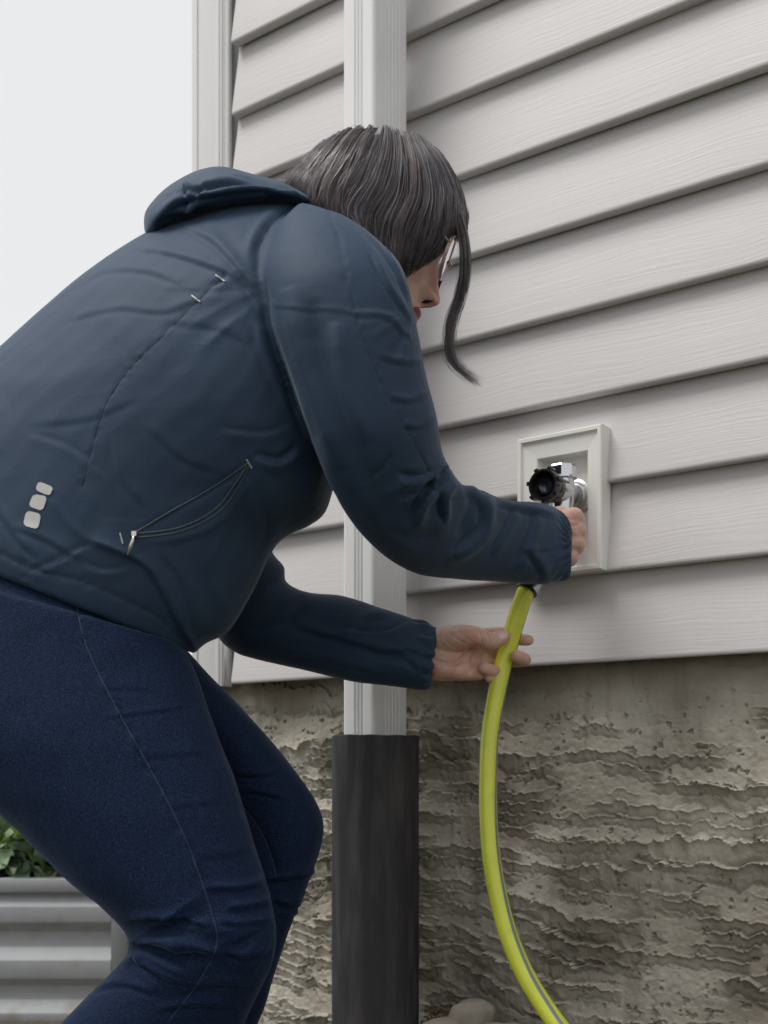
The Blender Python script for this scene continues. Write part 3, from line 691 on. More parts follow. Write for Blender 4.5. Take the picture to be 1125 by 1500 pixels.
jk = remesh(b, .0027, 8)
JS = [
 # shoulder and armhole
 ('G', 3.5, 7, [(440, 300), (405, 322), (384, 350), (377, 385), (380, 420)]), ('R', 3, 7, [(456, 288), (425, 298), (396, 314), (372, 345), (362, 380)]),
 ('F', 6, 9, [(392, 440), (408, 500), (428, 560), (455, 640)]), ('G', 6, 10, [(380, 410), (392, 470), (415, 540), (440, 610)]),
 ('R', 7, 15, [(420, 420), (436, 500), (470, 600), (500, 690)]), ('G', 6, 12, [(455, 440), (470, 530), (500, 620), (535, 710)]), ('R', 5, 12, [(490, 470), (505, 560), (540, 650)]),
 ('F', .8, 4, [(375, 445), (440, 452), (500, 455), (560, 470)]), ('F', 2.5, 5, [(560, 350), (580, 390), (600, 440)]), ('F', 3, 5, [(545, 370), (570, 420), (603, 470)]), ('F', 2, 5, [(530, 330), (560, 365), (585, 400)]),
 ('F', 2.5, 5, [(535, 460), (570, 466), (603, 500)]), ('F', 2.5, 6, [(555, 520), (590, 530), (622, 528)]), ('F', 2.5, 6, [(570, 580), (600, 586), (632, 570)]), ('F', 2.5, 6, [(590, 620), (615, 625), (640, 600)]),
 ('G', 2.4, 5, [(541, 700), (560, 685), (575, 662)]),
 # elbow crook
 ('F', 7, 8, [(660, 690), (648, 715), (622, 735), (608, 775)]), ('F', 6, 7, [(668, 700), (650, 728), (655, 765)]), ('F', 7, 8, [(700, 728), (712, 745), (705, 780), (665, 815)]), ('G', 6, 8, [(690, 722), (690, 750), (672, 790)]),
 ('F', 5, 8, [(648, 690), (615, 706), (580, 700)]), ('F', 5, 8, [(640, 720), (610, 728), (590, 740)]), ('F', 4, 7, [(760, 740), (745, 775), (720, 815)]), ('F', 4, 8, [(790, 745), (780, 790), (755, 835)]), ('F', 5, 7, [(725, 735), (770, 745), (812, 752)]),
 ('R', 3, 8, [(730, 765), (700, 800), (650, 825)]), ('G', 3, 8, [(640, 780), (600, 790), (560, 770)]), ('R', 3.5, 12, [(530, 720), (560, 770), (610, 810)]), ('F', 4, 8, [(770, 800), (790, 825), (800, 848)]),
 # back
 ('F', 4.5, 7, [(185, 362), (240, 368), (290, 382), (340, 402), (368, 425)]), ('F', 5, 7, [(268, 330), (310, 350), (345, 385), (372, 420)]), ('F', 3, 7, [(60, 455), (140, 400), (210, 395), (270, 415)]), ('G', 4, 6, [(345, 398), (360, 420), (378, 450)]),
 ('F', 1.8, 7, [(90, 470), (170, 450), (240, 455), (285, 437)]), ('F', 4, 6, [(335, 402), (328, 415), (312, 425)]), ('G', 5, 8, [(350, 405), (368, 440), (385, 480)]), ('F', 4, 9, [(372, 470), (395, 540), (425, 600)]),
 ('R', 1.6, 16, [(0, 560), (90, 555), (190, 520)]), ('F', 1.5, 9, [(40, 620), (130, 610), (200, 580)]), ('R', 1.6, 16, [(210, 600), (300, 590), (390, 560)]), ('F', 1.6, 10, [(240, 470), (310, 475), (370, 500)]), ('F', 1.6, 8, [(150, 700), (100, 660), (40, 640)]),
 # front body
 ('F', 3, 8, [(428, 625), (385, 640), (320, 632)]), ('F', 5, 9, [(440, 660), (410, 680), (372, 672)]), ('R', 4, 12, [(370, 690), (395, 705), (415, 735), (408, 780)]), ('F', 2.2, 9, [(215, 620), (270, 670), (330, 690)]),
 ('F', 2, 9, [(165, 640), (180, 700), (220, 745)]), ('G', 4, 5, [(190, 786), (250, 755), (310, 718), (362, 682)]), ('R', 4.5, 6, [(205, 795), (270, 786), (325, 760), (368, 700)]), ('R', 3, 9, [(310, 850), (335, 900), (325, 925)]), ('G', 3, 10, [(290, 830), (308, 875), (318, 925)]),
 ('F', 3, 10, [(230, 800), (270, 850), (290, 920)]), ('R', 2.5, 8, [(320, 790), (322, 850), (318, 915)]), ('F', 3, 9, [(395, 720), (400, 770), (375, 840)]),
 # hem
 ('S', 8, 6, [(292, 966), (262, 915), (238, 870), (212, 830), (170, 808), (130, 792)]), ('G', 4, 6, [(215, 832), (245, 885), (268, 925)]), ('R', 3, 6, [(75, 730), (105, 770), (140, 795), (200, 820)]), ('G', 2, 5, [(-40, 800), (0, 812), (60, 838), (123, 853), (184, 880), (229, 904), (270, 940)]),
 ('F', 3, 7, [(130, 800), (90, 822), (40, 846)]), ('F', 3, 7, [(190, 835), (150, 840), (120, 828)]), ('F', 3, 7, [(20, 770), (70, 790), (120, 820)]), ('F', 3, 8, [(-20, 720), (30, 790), (60, 815)]),
 # far sleeve
 ('G', 5, 5, [(418, 846), (400, 856), (365, 862)]), ('G', 4, 8, [(450, 872), (420, 905), (360, 925)]), ('F', 4, 7, [(430, 915), (500, 935), (560, 950), (612, 952)]), ('F', 3, 7, [(505, 935), (535, 905), (570, 900)]), ('F', 3, 6, [(600, 912), (560, 930), (500, 925)]), ('G', 3.5, 5, [(540, 960), (590, 968), (612, 985)]), ('F', 3, 7, [(420, 955), (480, 965), (560, 985)]),
]
def cloth_noise(V):
    x, y, z = V.T
    return fbm(x * 9 + 3, y * 9, z * 9, o=3, seed=81) * .8 + np.abs(fbm(x * 16 + z * 6, y * 12, z * 16 - x * 6, o=2, seed=83)) * .55
def radial(cx, cy, r0, rw, a0, a1, freq, seed, dmax=9):
    def fn(V):
        X, Y = proj(V); dx, dy = X - cx, Y - cy; r_ = np.hypot(dx, dy); an = np.degrees(np.arctan2(dy, dx)); m = sstep(a0 - 12, a0 + 8, an) * (1 - sstep(a1 - 8, a1 + 12, an))
        n1 = noise(an / 360 * freq + seed, r_ / 140., seed=seed); n2 = noise(an / 180 * freq, r_ / 90. + 4, seed=seed + 3)
        return (1 - 2.2 * np.abs(n1) + .45 * n2) * np.exp(-((r_ - r0) / rw) ** 2) * m * (V[:, 1] < dmax)
    return fn
JS = [(k_, a_ * (.42 if max(p[0] for p in pts_) < 440 and k_ != 'S' and min(p[1] for p in pts_) > 320 else .9), w_, pts_) for k_, a_, w_, pts_ in JS]
wrinkle(jk, .0020, cloth_noise); sculpt(jk, JS)
wrinkle(jk, .0050, radial(662, 676, 62, 42, 15, 165, 22, 5, 1.56)); wrinkle(jk, .0012, radial(385, 425, 75, 50, 95, 179, 20, 8, 1.5)); wrinkle(jk, .0010, radial(385, 425, 75, 50, -179, -120, 18, 9, 1.5))
wrinkle(jk, .0022, radial(370, 675, 90, 60, 20, 160, 18, 12, 1.5)); wrinkle(jk, .0022, radial(840, 800, 60, 34, 120, 179, 30, 14, 1.6)); wrinkle(jk, .0022, radial(630, 965, 55, 34, -179, -150, 40, 15)); wrinkle(jk, .0025, radial(605, 455, 50, 32, 95, 179, 22, 17, 1.5))
def cuff_gather(V):
    X, Y = proj(V); c1 = np.exp(-((X - 832) / 9.) ** 2) * (V[:, 1] < 1.62) * (Y < 870) * (X > 780); g1 = np.sin(np.arctan2(V[:, 2] - U(830, 795, 1.55)[2], V[:, 1] - 1.55) * 17 + 2 * noise(V[:, 2] * 60, V[:, 0] * 30))
    c2 = np.exp(-((X - 628 + (Y - 960) * -.15) / 10.) ** 2) * (V[:, 1] > 1.55) * (Y > 900); g2 = np.sin(np.arctan2(V[:, 2] - U(628, 965, 1.61)[2], V[:, 1] - 1.61) * 15 + 2 * noise(V[:, 2] * 60, V[:, 0] * 30))
    return c1 * (g1 - .3) + c2 * g2 * .9
wrinkle(jk, .0036, cuff_gather)
def pucker(me, lines, amp=.0008, wl=9.):
    V = getV(me); N = getN(me); X, Y = proj(V); D = np.zeros(len(V)); front = (N[:, 1] < .1)
    for L in lines:
        P = catmull(np.array(L, float), 6); tot = np.hypot(*(P[1:] - P[:-1]).T).sum(); m_ = (X > P[:, 0].min() - 20) & (X < P[:, 0].max() + 20) & (Y > P[:, 1].min() - 20) & (Y < P[:, 1].max() + 20) & front
        d, sg, t = pdist(X[m_], Y[m_], P); D[m_] += amp * (noise(t * tot / wl, sg * 3 + d / 30, seed=5) * 1.5) * np.exp(-(d / 7.) ** 2) - amp * 1.1 * np.exp(-(d / 2.4) ** 2)
    setV(me, V + N * D[:, None])
SEAMS = ([(456, 292), (430, 302), (402, 322), (384, 350), (377, 385), (378, 412)], [(478, 303), (497, 355), (512, 425), (532, 498), (568, 578), (608, 650), (637, 702)], [(330, 410), (310, 420), (290, 440), (245, 485), (196, 532), (158, 585), (138, 640), (120, 712)],
            [(-40, 798), (0, 811), (60, 836), (123, 852), (184, 880), (229, 904), (275, 945)], [(131, 794), (85, 822), (37, 848)], [(430, 912), (500, 934), (560, 950), (610, 954)], [(640, 722), (660, 730), (690, 728), (706, 735)])
pucker(jk, SEAMS, .0005)
jb = bvh_of(jk); jb_me = jk
jacket = plink('jacket', jk, M_JACKET)
hood_st = [(212, 336, 216, 346, 1.43, .045), (215, 308, 236, 342, 1.43, .085), (244, 276, 268, 328, 1.43, .110), (284, 254, 305, 316, 1.43, .125), (325, 246, 350, 305, 1.43, .125), (372, 256, 395, 298, 1.43, .115), (418, 268, 432, 298, 1.42, .10), (450, 284, 455, 300, 1.42, .07)]
b = MB(); b.add(*loft(hood_st, seg=36, expo=2.3)); hd = remesh(b, .0028, 5)
wrinkle(hd, .003, cloth_noise)
sculpt(hd, [('F', 6, 7, [(222, 330), (262, 296), (320, 282), (380, 276), (440, 286)]), ('G', 5, 7, [(260, 300), (320, 272), (380, 268), (430, 280)]), ('F', 4, 6, [(240, 285), (285, 275), (330, 262), (390, 268)]), ('F', 4, 5, [(268, 268), (278, 290), (272, 312)]),
            ('F', 4, 6, [(232, 322), (280, 304), (330, 296), (400, 292)]), ('F', 3, 5, [(285, 256), (275, 275), (250, 290)]), ('F', 3, 5, [(330, 250), (380, 262), (430, 276)]), ('G', 3, 4, [(250, 320), (300, 300), (360, 290), (440, 293)]), ('F', 2.5, 5, [(300, 262), (292, 290), (250, 325)]), ('F', 2.5, 5, [(345, 300), (400, 286), (445, 290)])])
hood = plink('hood', hd, M_JACKET, jacket)
for pts in SEAMS + ([(541, 699), (558, 686), (573, 664)], [(345, 400), (356, 416), (370, 430)]):
    b = surf_tube(jb, pts, .0006, -.0003)
    if b.v: pbuild(b, 'seam', M_SEAM, jacket)
for pts in ([(192, 784), (245, 752), (308, 716), (364, 678)], [(197, 788), (262, 779), (318, 752), (350, 712), (366, 680)], [(200, 782), (262, 773), (314, 747), (345, 708), (362, 682)]):
    b = surf_tube(jb, pts, .0011, .0002); pbuild(b, 'pocket_welt', M_PIPE, jacket)
for pts in ([(281, 434), (294, 443)], [(316, 404), (330, 413)], [(448, 294), (460, 299)], [(361, 673), (369, 686)], [(176, 781), (180, 797)]):
    b = surf_tube(jb, pts, .0009, .0008); 
    if b.v: pbuild(b, 'bar_tack', M_REFL, jacket)
for quad in ([(57, 705), (79, 714), (73, 727), (52, 718)], [(49, 724), (70, 727), (63, 749), (42, 742)], [(39, 748), (61, 753), (56, 776), (34, 770)]):
    V, Fc = decal(jb, quad, 10); me = mkmesh('reflective_patch', [v - np.array(PB) for v in V], Fc); link('reflective_patch', me, M_REFL, jacket)
h, _ = hit(jb, 197, 783, .004); b = MB(); b.box(tuple(h - .0026), tuple(h + .0026)); zp = pbuild(b, 'zip_slider', M_ZIP, jacket, smooth=False)
h2, _ = hit(jb, 192, 800, .005); h3, _ = hit(jb, 188, 812, .004); b = MB(); b.tube([h, (h + h2) / 2 + np.array([.001, -.003, 0]), h2, h3], [.0012, .0017, .0024, .0018], 8); pbuild(b, 'zip_pull', M_ZIP, jacket)

# ------------------------------------------------------------------ jeans
near_leg = [(-135, 830, 262, 940, 1.375, .10), (-150, 930, 287, 985, 1.37, .105), (-118, 1060, 316, 1070, 1.36, .110), (-52, 1146, 344, 1140, 1.355, .108), (0, 1192, 362, 1200, 1.35, .104), (46, 1237, 382, 1268, 1.345, .098), (97, 1288, 397, 1322, 1.34, .092),
            (148, 1328, 404, 1362, 1.335, .087), (184, 1366, 402, 1396, 1.335, .083), (188, 1396, 388, 1432, 1.34, .080), (155, 1432, 368, 1476, 1.35, .078), (88, 1500, 330, 1545, 1.36, .074), (30, 1570, 220, 1620, 1.375, .062), (0, 1640, 105, 1668, 1.38, .050)]
far_leg = [(60, 860, 262, 940, 1.52, .09), (140, 940, 302, 985, 1.53, .095), (200, 1010, 352, 1036, 1.54, .095), (258, 1080, 406, 1096, 1.55, .090), (305, 1145, 446, 1147, 1.555, .085), (334, 1205, 470, 1190, 1.56, .080), (348, 1255, 473, 1226, 1.56, .076), (342, 1300, 458, 1280, 1.56, .072), (322, 1345, 441, 1322, 1.56, .070),
           (296, 1392, 422, 1368, 1.56, .069), (270, 1440, 400, 1432, 1.56, .067), (240, 1500, 377, 1500, 1.56, .063), (205, 1560, 330, 1575, 1.56, .056), (175, 1610, 275, 1625, 1.56, .048)]
pelvis = [(-140, 760, 245, 915, 1.43, .13), (-172, 830, 264, 950, 1.43, .15), (-175, 930, 285, 985, 1.43, .155), (-140, 1030, 280, 1040, 1.43, .14), (-60, 1090, 250, 1080, 1.43, .09)]
b = MB(); [b.add(*loft(s_, seg=36)) for s_ in (near_leg, far_leg, pelvis)]
jn = remesh(b, .0030, 7)
wrinkle(jn, .0022, cloth_noise)
sculpt(jn, [
 ('G', 9, 7, [(184, 1388), (230, 1392), (275, 1398), (318, 1408)]), ('R', 7, 7, [(178, 1412), (215, 1398), (240, 1408), (290, 1430)]), ('R', 6, 7, [(186, 1376), (230, 1378), (290, 1385), (330, 1400)]), ('F', 5, 7, [(200, 1405), (240, 1425), (290, 1440)]),
 ('F', 4, 7, [(330, 1330), (365, 1326), (398, 1318)]), ('F', 3.5, 6, [(320, 1350), (360, 1352), (400, 1345)]), ('F', 4, 7, [(322, 1392), (362, 1398), (398, 1386)]), ('F', 3.5, 6, [(300, 1300), (350, 1300), (390, 1290)]), ('F', 4, 6, [(190, 1345), (250, 1345), (310, 1355)]), ('G', 4, 8, [(170, 1350), (230, 1362), (300, 1370)]),
 ('F', .9, 9, [(285, 1255), (330, 1250), (370, 1240)]), ('F', .7, 8, [(205, 1110), (230, 1105), (300, 1100)]), ('F', 1.0, 4, [(150, 1052), (220, 1042), (270, 1035)]), ('F', .6, 7, [(245, 1180), (280, 1178), (320, 1170)]), ('F', .7, 7, [(140, 1010), (180, 1006), (230, 1010)]),
 ('F', 3, 7, [(260, 1450), (310, 1440), (370, 1440)]), ('F', 3, 7, [(230, 1480), (290, 1470), (350, 1475)]), ('F', 3, 6, [(130, 1450), (180, 1440), (230, 1455)]),
 ('F', 5, 6, [(385, 1288), (420, 1284), (452, 1275)]), ('F', 5, 6, [(402, 1318), (425, 1322), (443, 1315)]), ('F', 4, 6, [(410, 1340), (430, 1338), (438, 1330)]), ('G', 5, 6, [(352, 1176), (380, 1215), (400, 1262), (404, 1288)]), ('F', 3, 5, [(345, 1155), (385, 1160), (420, 1172)]), ('F', 2.5, 5, [(340, 1130), (375, 1135), (410, 1130)]), ('F', 3, 6, [(410, 1360), (422, 1362), (430, 1355)]),
 ('R', 2.5, 4, [(112, 885), (128, 950), (172, 1040), (222, 1130), (270, 1225), (308, 1330), (317, 1385)]),
])
wrinkle(jn, .0065, radial(186, 1384, 75, 50, -30, 60, 26, 21, 1.5)); wrinkle(jn, .003, radial(405, 1352, 60, 38, 100, 179, 24, 23, 1.45)); wrinkle(jn, .003, radial(405, 1300, 45, 30, -60, 60, 24, 25))
pucker(jn, ([(112, 885), (128, 950), (172, 1040), (222, 1130), (270, 1225), (308, 1330), (317, 1385), (290, 1440), (250, 1492)],), .0010, 12.)
nb = bvh_of(jn); jeans = plink('jeans', jn, M_JEANS)
M_STITCH = mat('denim_stitch', (.02, .036, .078), .8)
for pts, m_ in (([(112, 885), (128, 950), (172, 1040), (222, 1130), (270, 1225), (308, 1330), (317, 1385), (290, 1440), (250, 1492)], M_STITCH), ([(355, 1180), (382, 1218), (398, 1258), (404, 1285)], M_STITCH)):
    b = surf_tube(nb, pts, .0008, .0001); pbuild(b, 'side_seam', m_, jeans)
for nm, (ax, ay, D) in (('shoe', (50, 1655, 1.38)), ('shoe', (225, 1618, 1.56))):
    A = U(ax, ay, D); b = MB(); x0 = A[0]
    seg = 24; V = []; ss = [(-.075, .030, .045), (-.065, .038, .075), (-.03, .042, .105), (.0, .043, .11), (.04, .044, .085), (.08, .048, .062), (.13, .048, .052), (.165, .038, .045), (.18, .018, .035)]
    for (dx, hw, ht) in ss:
        for k in range(seg):
            t = 2 * math.pi * k / seg; V.append((x0 + dx, D + hw * math.cos(t), .016 + ht * (.5 + .5 * math.sin(t)) * (1)))
    b.add(V, [(j*seg+k, j*seg+(k+1)%seg, (j+1)*seg+(k+1)%seg, (j+1)*seg+k) for j in range(len(ss)-1) for k in range(seg)] + [tuple(range(seg))[::-1], tuple((len(ss)-1)*seg+k for k in range(seg))]); sh = pbuild(b, nm, M_SHOE)
    b = MB(); V = [(x0 + dx, D + sg_ * (hw + .004), z) for z in (.0, .022) for (dx, hw, ht) in ss for sg_ in (-1, 1)]; n_ = len(ss) * 2
    Fc = [(2*i, 2*i+1, 2*i+3, 2*i+2) for i in range(len(ss)-1)] + [(n_+2*i, n_+2*i+2, n_+2*i+3, n_+2*i+1) for i in range(len(ss)-1)] + [(2*i, 2*i+2, n_+2*i+2, n_+2*i) for i in range(len(ss)-1)] + [(2*i+1, n_+2*i+1, n_+2*i+3, 2*i+3) for i in range(len(ss)-1)] + [(0, n_, n_+1, 1), (n_-2, n_-1, 2*n_-1, 2*n_-2)]
    b.add(V, Fc); pbuild(b, 'sole', M_SOLE, sh, smooth=False)

# ------------------------------------------------------------------ body: head, neck, limbs, hands in one mesh
YAW, ROLL = R(5), R(0)
HO = U(539, 338, 1.43)
fA = np.array([.915, 0, -.403]); vA = np.array([.403, 0, .915]); lA = np.array([0, -1., 0])      # forward, up, towards the camera side
Rv = Matrix.Rotation(YAW, 3, Vector(vA)); fA = np.array(Rv @ Vector(fA)); lA = np.array(Rv @ Vector(lA))
def HP(f, l, v): return HO + (f * fA + l * lA + v * vA) * .001
tab = [(-117, 60, 45, 4), (-113, 74, 34, 22), (-104, 86, 18, 38), (-90, 91, -8, 50), (-72, 93, -40, 60), (-45, 91, -75, 67), (-20, 89, -88, 71), (0, 88, -95, 74), (20, 94, -97, 76), (50, 93, -96, 75), (80, 81, -88, 70), (105, 60, -68, 57), (119, 35, -45, 38), (127, 8, -12, 6)]
T = np.array(tab, float); up_ = T[:, 0] > 0; T[up_, 3] *= .86; T[up_, 2] *= .80; T[T[:, 0] > 30, 1] *= .88; T[up_, 0] *= .79; T[T[:, 0] > 60, 3] *= .9
def head_mesh():
    vs = np.concatenate([np.linspace(-117, -20, 84), np.linspace(-18, 100.3, 54)]); NPH = 200; V = []; info = []
    Fv, Bv, Wv = (np.interp(vs, T[:, 0], T[:, i]) for i in (1, 2, 3))
    for a_ in (Fv, Bv, Wv):
        for _ in range(3): a_[1:-1] = (a_[:-2] + 2 * a_[1:-1] + a_[2:]) / 4
    for v, f1, b1, w1 in zip(vs, Fv, Bv, Wv):
        for k in range(NPH):
            t = 2 * math.pi * k / NPH; t = t + .30 * math.sin(t * 2) * 0 - .38 * math.sin(t)        # more columns at the front
            c, s_ = math.cos(t), math.sin(t); cf = (f1 + b1) / 2; ef = (f1 - b1) / 2
            f = cf + ef * math.copysign(abs(c) ** .92, c); l = w1 * math.copysign(abs(s_) ** .95, s_)
            if c > 0:
                G = lambda x, m, w_: math.exp(-((x - m) / w_) ** 2)
                nw = np.interp(v, [-52, -40, -20, 8], [13, 12, 8.5, 7]); na = np.interp(v, [-60, -56, -52, -48, -43, -38, -30, -20, -8, 2, 12, 25], [0, 3, 12, 21, 25, 24.5, 20, 15, 11, 6, 3, 0])
                f += na * G(l, 0, nw); f += 11 * (G(l, 13, 5.5) + G(l, -13, 5.5)) * G(v, -45, 7)
                f += -9 * (G(l, 31, 14) + G(l, -31, 14)) * G(v, -2, 10) + 4 * (G(l, 28, 18) + G(l, -28, 18)) * G(v, 17, 6) + 5 * (G(l, 30, 11) + G(l, -30, 11)) * G(v, -3, 8)
                f += 4 * (G(l, 38, 16) + G(l, -38, 16)) * G(v, -32, 14)
                mw = math.exp(-(l / 25) ** 4); f += mw * (6.5 * G(v, -66.5, 4.2) + 6.5 * G(v, -78, 4.6) - 2.5 * G(v, -72, 1.5) + 2.5 * G(v, -70, 14)) - 3 * G(v, -88, 5) * G(l, 0, 22) + 5 * G(v, -102, 9) * G(l, 0, 18)
                no = G(abs(l), 8.0, 3.6) * G(v, -50.5, 2.6); f -= 9 * no
            V.append(HP(f, l, v)); info.append((f, l, v, c))
    Fc = []; mi = []; n = len(vs)
    for i in range(n - 1):
        for k in range(NPH):
            Fc.append((i*NPH+k, (i+1)*NPH+k, (i+1)*NPH+(k+1)%NPH, i*NPH+(k+1)%NPH)); f, l, v, c = info[i*NPH+k]; m_ = 0
            if c > 0 and abs(l) < 25 and ((v + 72) / (10.5 - .25 * abs(l) * .8)) ** 2 < 1 - .0 and abs(v + 72) < 11 * (1 - (abs(l) / 25) ** 2) ** .6: m_ = 1
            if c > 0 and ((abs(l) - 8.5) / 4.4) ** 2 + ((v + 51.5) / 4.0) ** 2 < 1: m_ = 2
            mi.append(m_)
    Fc.append(tuple(range(NPH))); Fc.append(tuple((n-1)*NPH+k for k in range(NPH))[::-1]); mi += [0, 0]
    return V, Fc, mi
body = MB(); hv, hf, hm = head_mesh(); body.add(hv, hf); body.mi = hm
tb = MB()
cN = lambda f, l, v: tuple(HP(f, l, v))
def neckcap():
    P = [HP(-8, 0, -55), HP(-35, 0, -95), HP(-85, 0, -130), HP(-150, 0, -140)]; tb.tube(P, [.055, .054, .056, .06], 24)
neckcap()
tb.add(*loft([(s_[0] + 30, s_[1] + 20, s_[2] - 30, s_[3] - 20, s_[4], s_[5] - .03) for s_ in torso[:11]], seg=24))
def shrink(st, k=.62): return [((s_[0]+s_[2])/2 + (s_[0]-s_[2])/2*k, (s_[1]+s_[3])/2 + (s_[1]-s_[3])/2*k, (s_[0]+s_[2])/2 - (s_[0]-s_[2])/2*k, (s_[1]+s_[3])/2 - (s_[1]-s_[3])/2*k, s_[4], s_[5]*k) for s_ in st]
for st in (sleeve, far, near_leg, far_leg, pelvis): tb.add(*loft(shrink(st, .80 if st in (near_leg, far_leg, pelvis) else .55), seg=20))
tm = remesh(tb, .009, 3); body.add(getV(tm), [tuple(p.vertices) for p in tm.polygons])
# left hand (far), palm to the camera, pinching the hose
D0 = 1.592; mm = .001; hb = MB()
def cap(pts): capsule(hb, [(x, y, D0 + d * mm, r * mm) for x, y, d, r in pts])
hb.add(*loft([(585, 922, 578, 992, D0 + .012, .024), (612, 924, 606, 994, D0 + .010, .022), (634, 922, 626, 996, D0 + .006, .021), (655, 917, 652, 998, D0 + .004, .020), (680, 920, 680, 997, D0 + .008, .0175), (703, 922, 705, 996, D0 + .014, .013)], seg=24, expo=2.3))
cap([(640, 940, 0, 18), (668, 935, -13, 18.5), (690, 932, -22, 15.5), (708, 936, -26, 12.6), (722, 939, -26, 11.4), (734, 934, -23, 10.6), (739, 932, -21, 8.6)])
cap([(640, 978, 0, 16), (672, 982, -3, 14), (700, 985, 2, 11)])
cap([(700, 934, 14, 11), (725, 928, 20, 9.5), (748, 931, 20, 8.8), (764, 937, 17, 8.4), (774, 938, 12, 7.6)])
cap([(703, 950, 16, 11), (730, 958, 23, 9.2), (754, 968, 20, 8.6), (769, 967, 5, 8.6), (765, 964, -12, 8.8), (757, 961, -18, 8.8)])
cap([(703, 966, 14, 11), (728, 975, 20, 9), (735, 982, 9, 8.8), (724, 983, -7, 8.8), (709, 978, -14, 8.4)])
cap([(700, 982, 10, 10), (724, 990, 14, 8), (730, 994, 5, 7.4), (718, 993, -5, 7)])
hm_ = remesh(hb, .00125, 5)
def skin_noise(V): x, y, z = V.T; return fbm(x * 60, y * 60, z * 60, o=3, seed=91)
wrinkle(hm_, .0007, skin_noise)
sculpt(hm_, [('G', 2.40, 2.2, [(708, 945), (695, 955), (690, 970), (688, 990)]), ('G', 2.70, 2.5, [(706, 948), (690, 948), (668, 972), (640, 968), (630, 962)]), ('G', 1.35, 1.6, [(700, 920), (705, 935), (703, 948)]), ('G', 1.20, 1.4, [(712, 924), (716, 936), (714, 947)]), ('G', 1.05, 1.4, [(721, 928), (724, 938)]),
             ('G', 0.90, 1.5, [(655, 925), (668, 935), (690, 948)]), ('G', .6, 1.5, [(648, 932), (660, 945), (678, 955)]), ('G', .5, 1.5, [(668, 920), (680, 932), (696, 942)]), ('G', .5, 1.3, [(640, 938), (652, 950)]), ('G', .8, 1.6, [(720, 968), (722, 985)]), ('G', .8, 1.6, [(700, 962), (712, 968)])])
hbv = bvh_of(hm_); body.add(getV(hm_), [tuple(p.vertices) for p in hm_.polygons])
# right hand (near): a fist closing on the connector
D1 = 1.603; hb = MB()
def cap2(pts): capsule(hb, [(x, y, D1 + d * mm, r * mm) for x, y, d, r in pts])
hb.add(*loft([(770, 768, 765, 828, D1 - .035, .026), (800, 762, 792, 830, D1 - .028, .025), (822, 752, 812, 828, D1 - .020, .022)], seg=24, expo=2.2))
for kx, ky, wx, wy in ((842, 757, 812, 770), (846, 777, 812, 785), (844, 796, 808, 798), (834, 814, 804, 810)):
    cap2([(wx, wy, -24, 14), (kx - 4, ky - 1, -12, 12.2), (kx + 2, ky + 3, 3, 11), (kx - 4, ky + 8, 24, 9.5), (kx - 26, ky + 8, 36, 8.8), (kx - 42, ky + 6, 26, 8)])
capsule(hb, [(812, 775, D1 - .022, .022), (830, 776, D1 - .012, .019)])
cap2([(805, 765, -26, 15), (812, 757, -12, 12.5), (822, 753, 4, 10.8), (826, 756, 18, 9.8)])
ellipsoid(hb, U(832, 782, D1 - .008), (.020, .018, .028))
h2_ = remesh(hb, .00125, 10); wrinkle(h2_, .0007, skin_noise)
sculpt(h2_, [('G', 1.6, 2.5, [(850, 768), (838, 770), (826, 774)]), ('G', 1.6, 2.5, [(855, 787), (842, 787), (828, 788)]), ('G', 1.6, 2.5, [(850, 804), (838, 805), (826, 803)]), ('R', 1.0, 3, [(845, 778), (825, 782)]), ('R', .9, 3, [(843, 797), (824, 797)])])
body.add(getV(h2_), [tuple(p.vertices) for p in h2_.polygons]); body.mi = body.mi + [0] * (len(body.f) - len(body.mi))
bo = pbuild(body, 'body', [M_SKIN, M_LIP, M_NOSTRIL])
V, Fc = decal(hbv, [(729, 926), (742, 925), (744, 934), (731, 938)], 8, .3, .0007); link('thumb_nail', mkmesh('thumb_nail', [v - np.array(PB) for v in V], Fc), M_NAIL, bo)

# ------------------------------------------------------------------ hair
hs = [(522, 198, 578, 197, 1.43, .030), (490, 212, 610, 211, 1.43, .062), (460, 235, 634, 231, 1.43, .082), (440, 262, 655, 262, 1.43, .090), (430, 285, 668, 295, 1.43, .094), (445, 320, 674, 325, 1.43, .094), (480, 355, 656, 346, 1.43, .092), (515, 390, 622, 374, 1.43, .088), (530, 412, 590, 398, 1.43, .078)]
b = MB(); b.add(*loft(hs, seg=40)); b.add(*loft([(415, 268, 425, 285, 1.43, .03), (440, 250, 460, 300, 1.43, .055), (490, 230, 510, 330, 1.43, .07)], seg=24)); sc = remesh(b, .003, 8)
sbv = bvh_of(sc); hair = plink('hair', sc, M_SCALP)
guides = [
 [(535, 189), (500, 200), (468, 222), (440, 250), (421, 266)], [(540, 188), (508, 204), (480, 232), (455, 262), (445, 284)], [(546, 187), (520, 208), (495, 242), (474, 275), (470, 302)],
 [(552, 187), (533, 214), (512, 252), (494, 288), (498, 322)], [(560, 188), (549, 222), (531, 268), (512, 306), (526, 344)], [(570, 190), (571, 232), (561, 280), (541, 322), (550, 368)],
 [(582, 194), (594, 240), (594, 290), (574, 338), (572, 384)], [(594, 199), (615, 248), (621, 300), (604, 348), (588, 398)], [(604, 205), (632, 254), (642, 304), (630, 350), (598, 402)],
 [(614, 211), (646, 260), (657, 306), (648, 344), (612, 388)], [(622, 216), (656, 266), (670, 312), (664, 342), (636, 370)], [(628, 221), (663, 272), (678, 318), (676, 338), (660, 352)]]
G = [catmull(g, 6) for g in guides]; Gs = np.array(G)
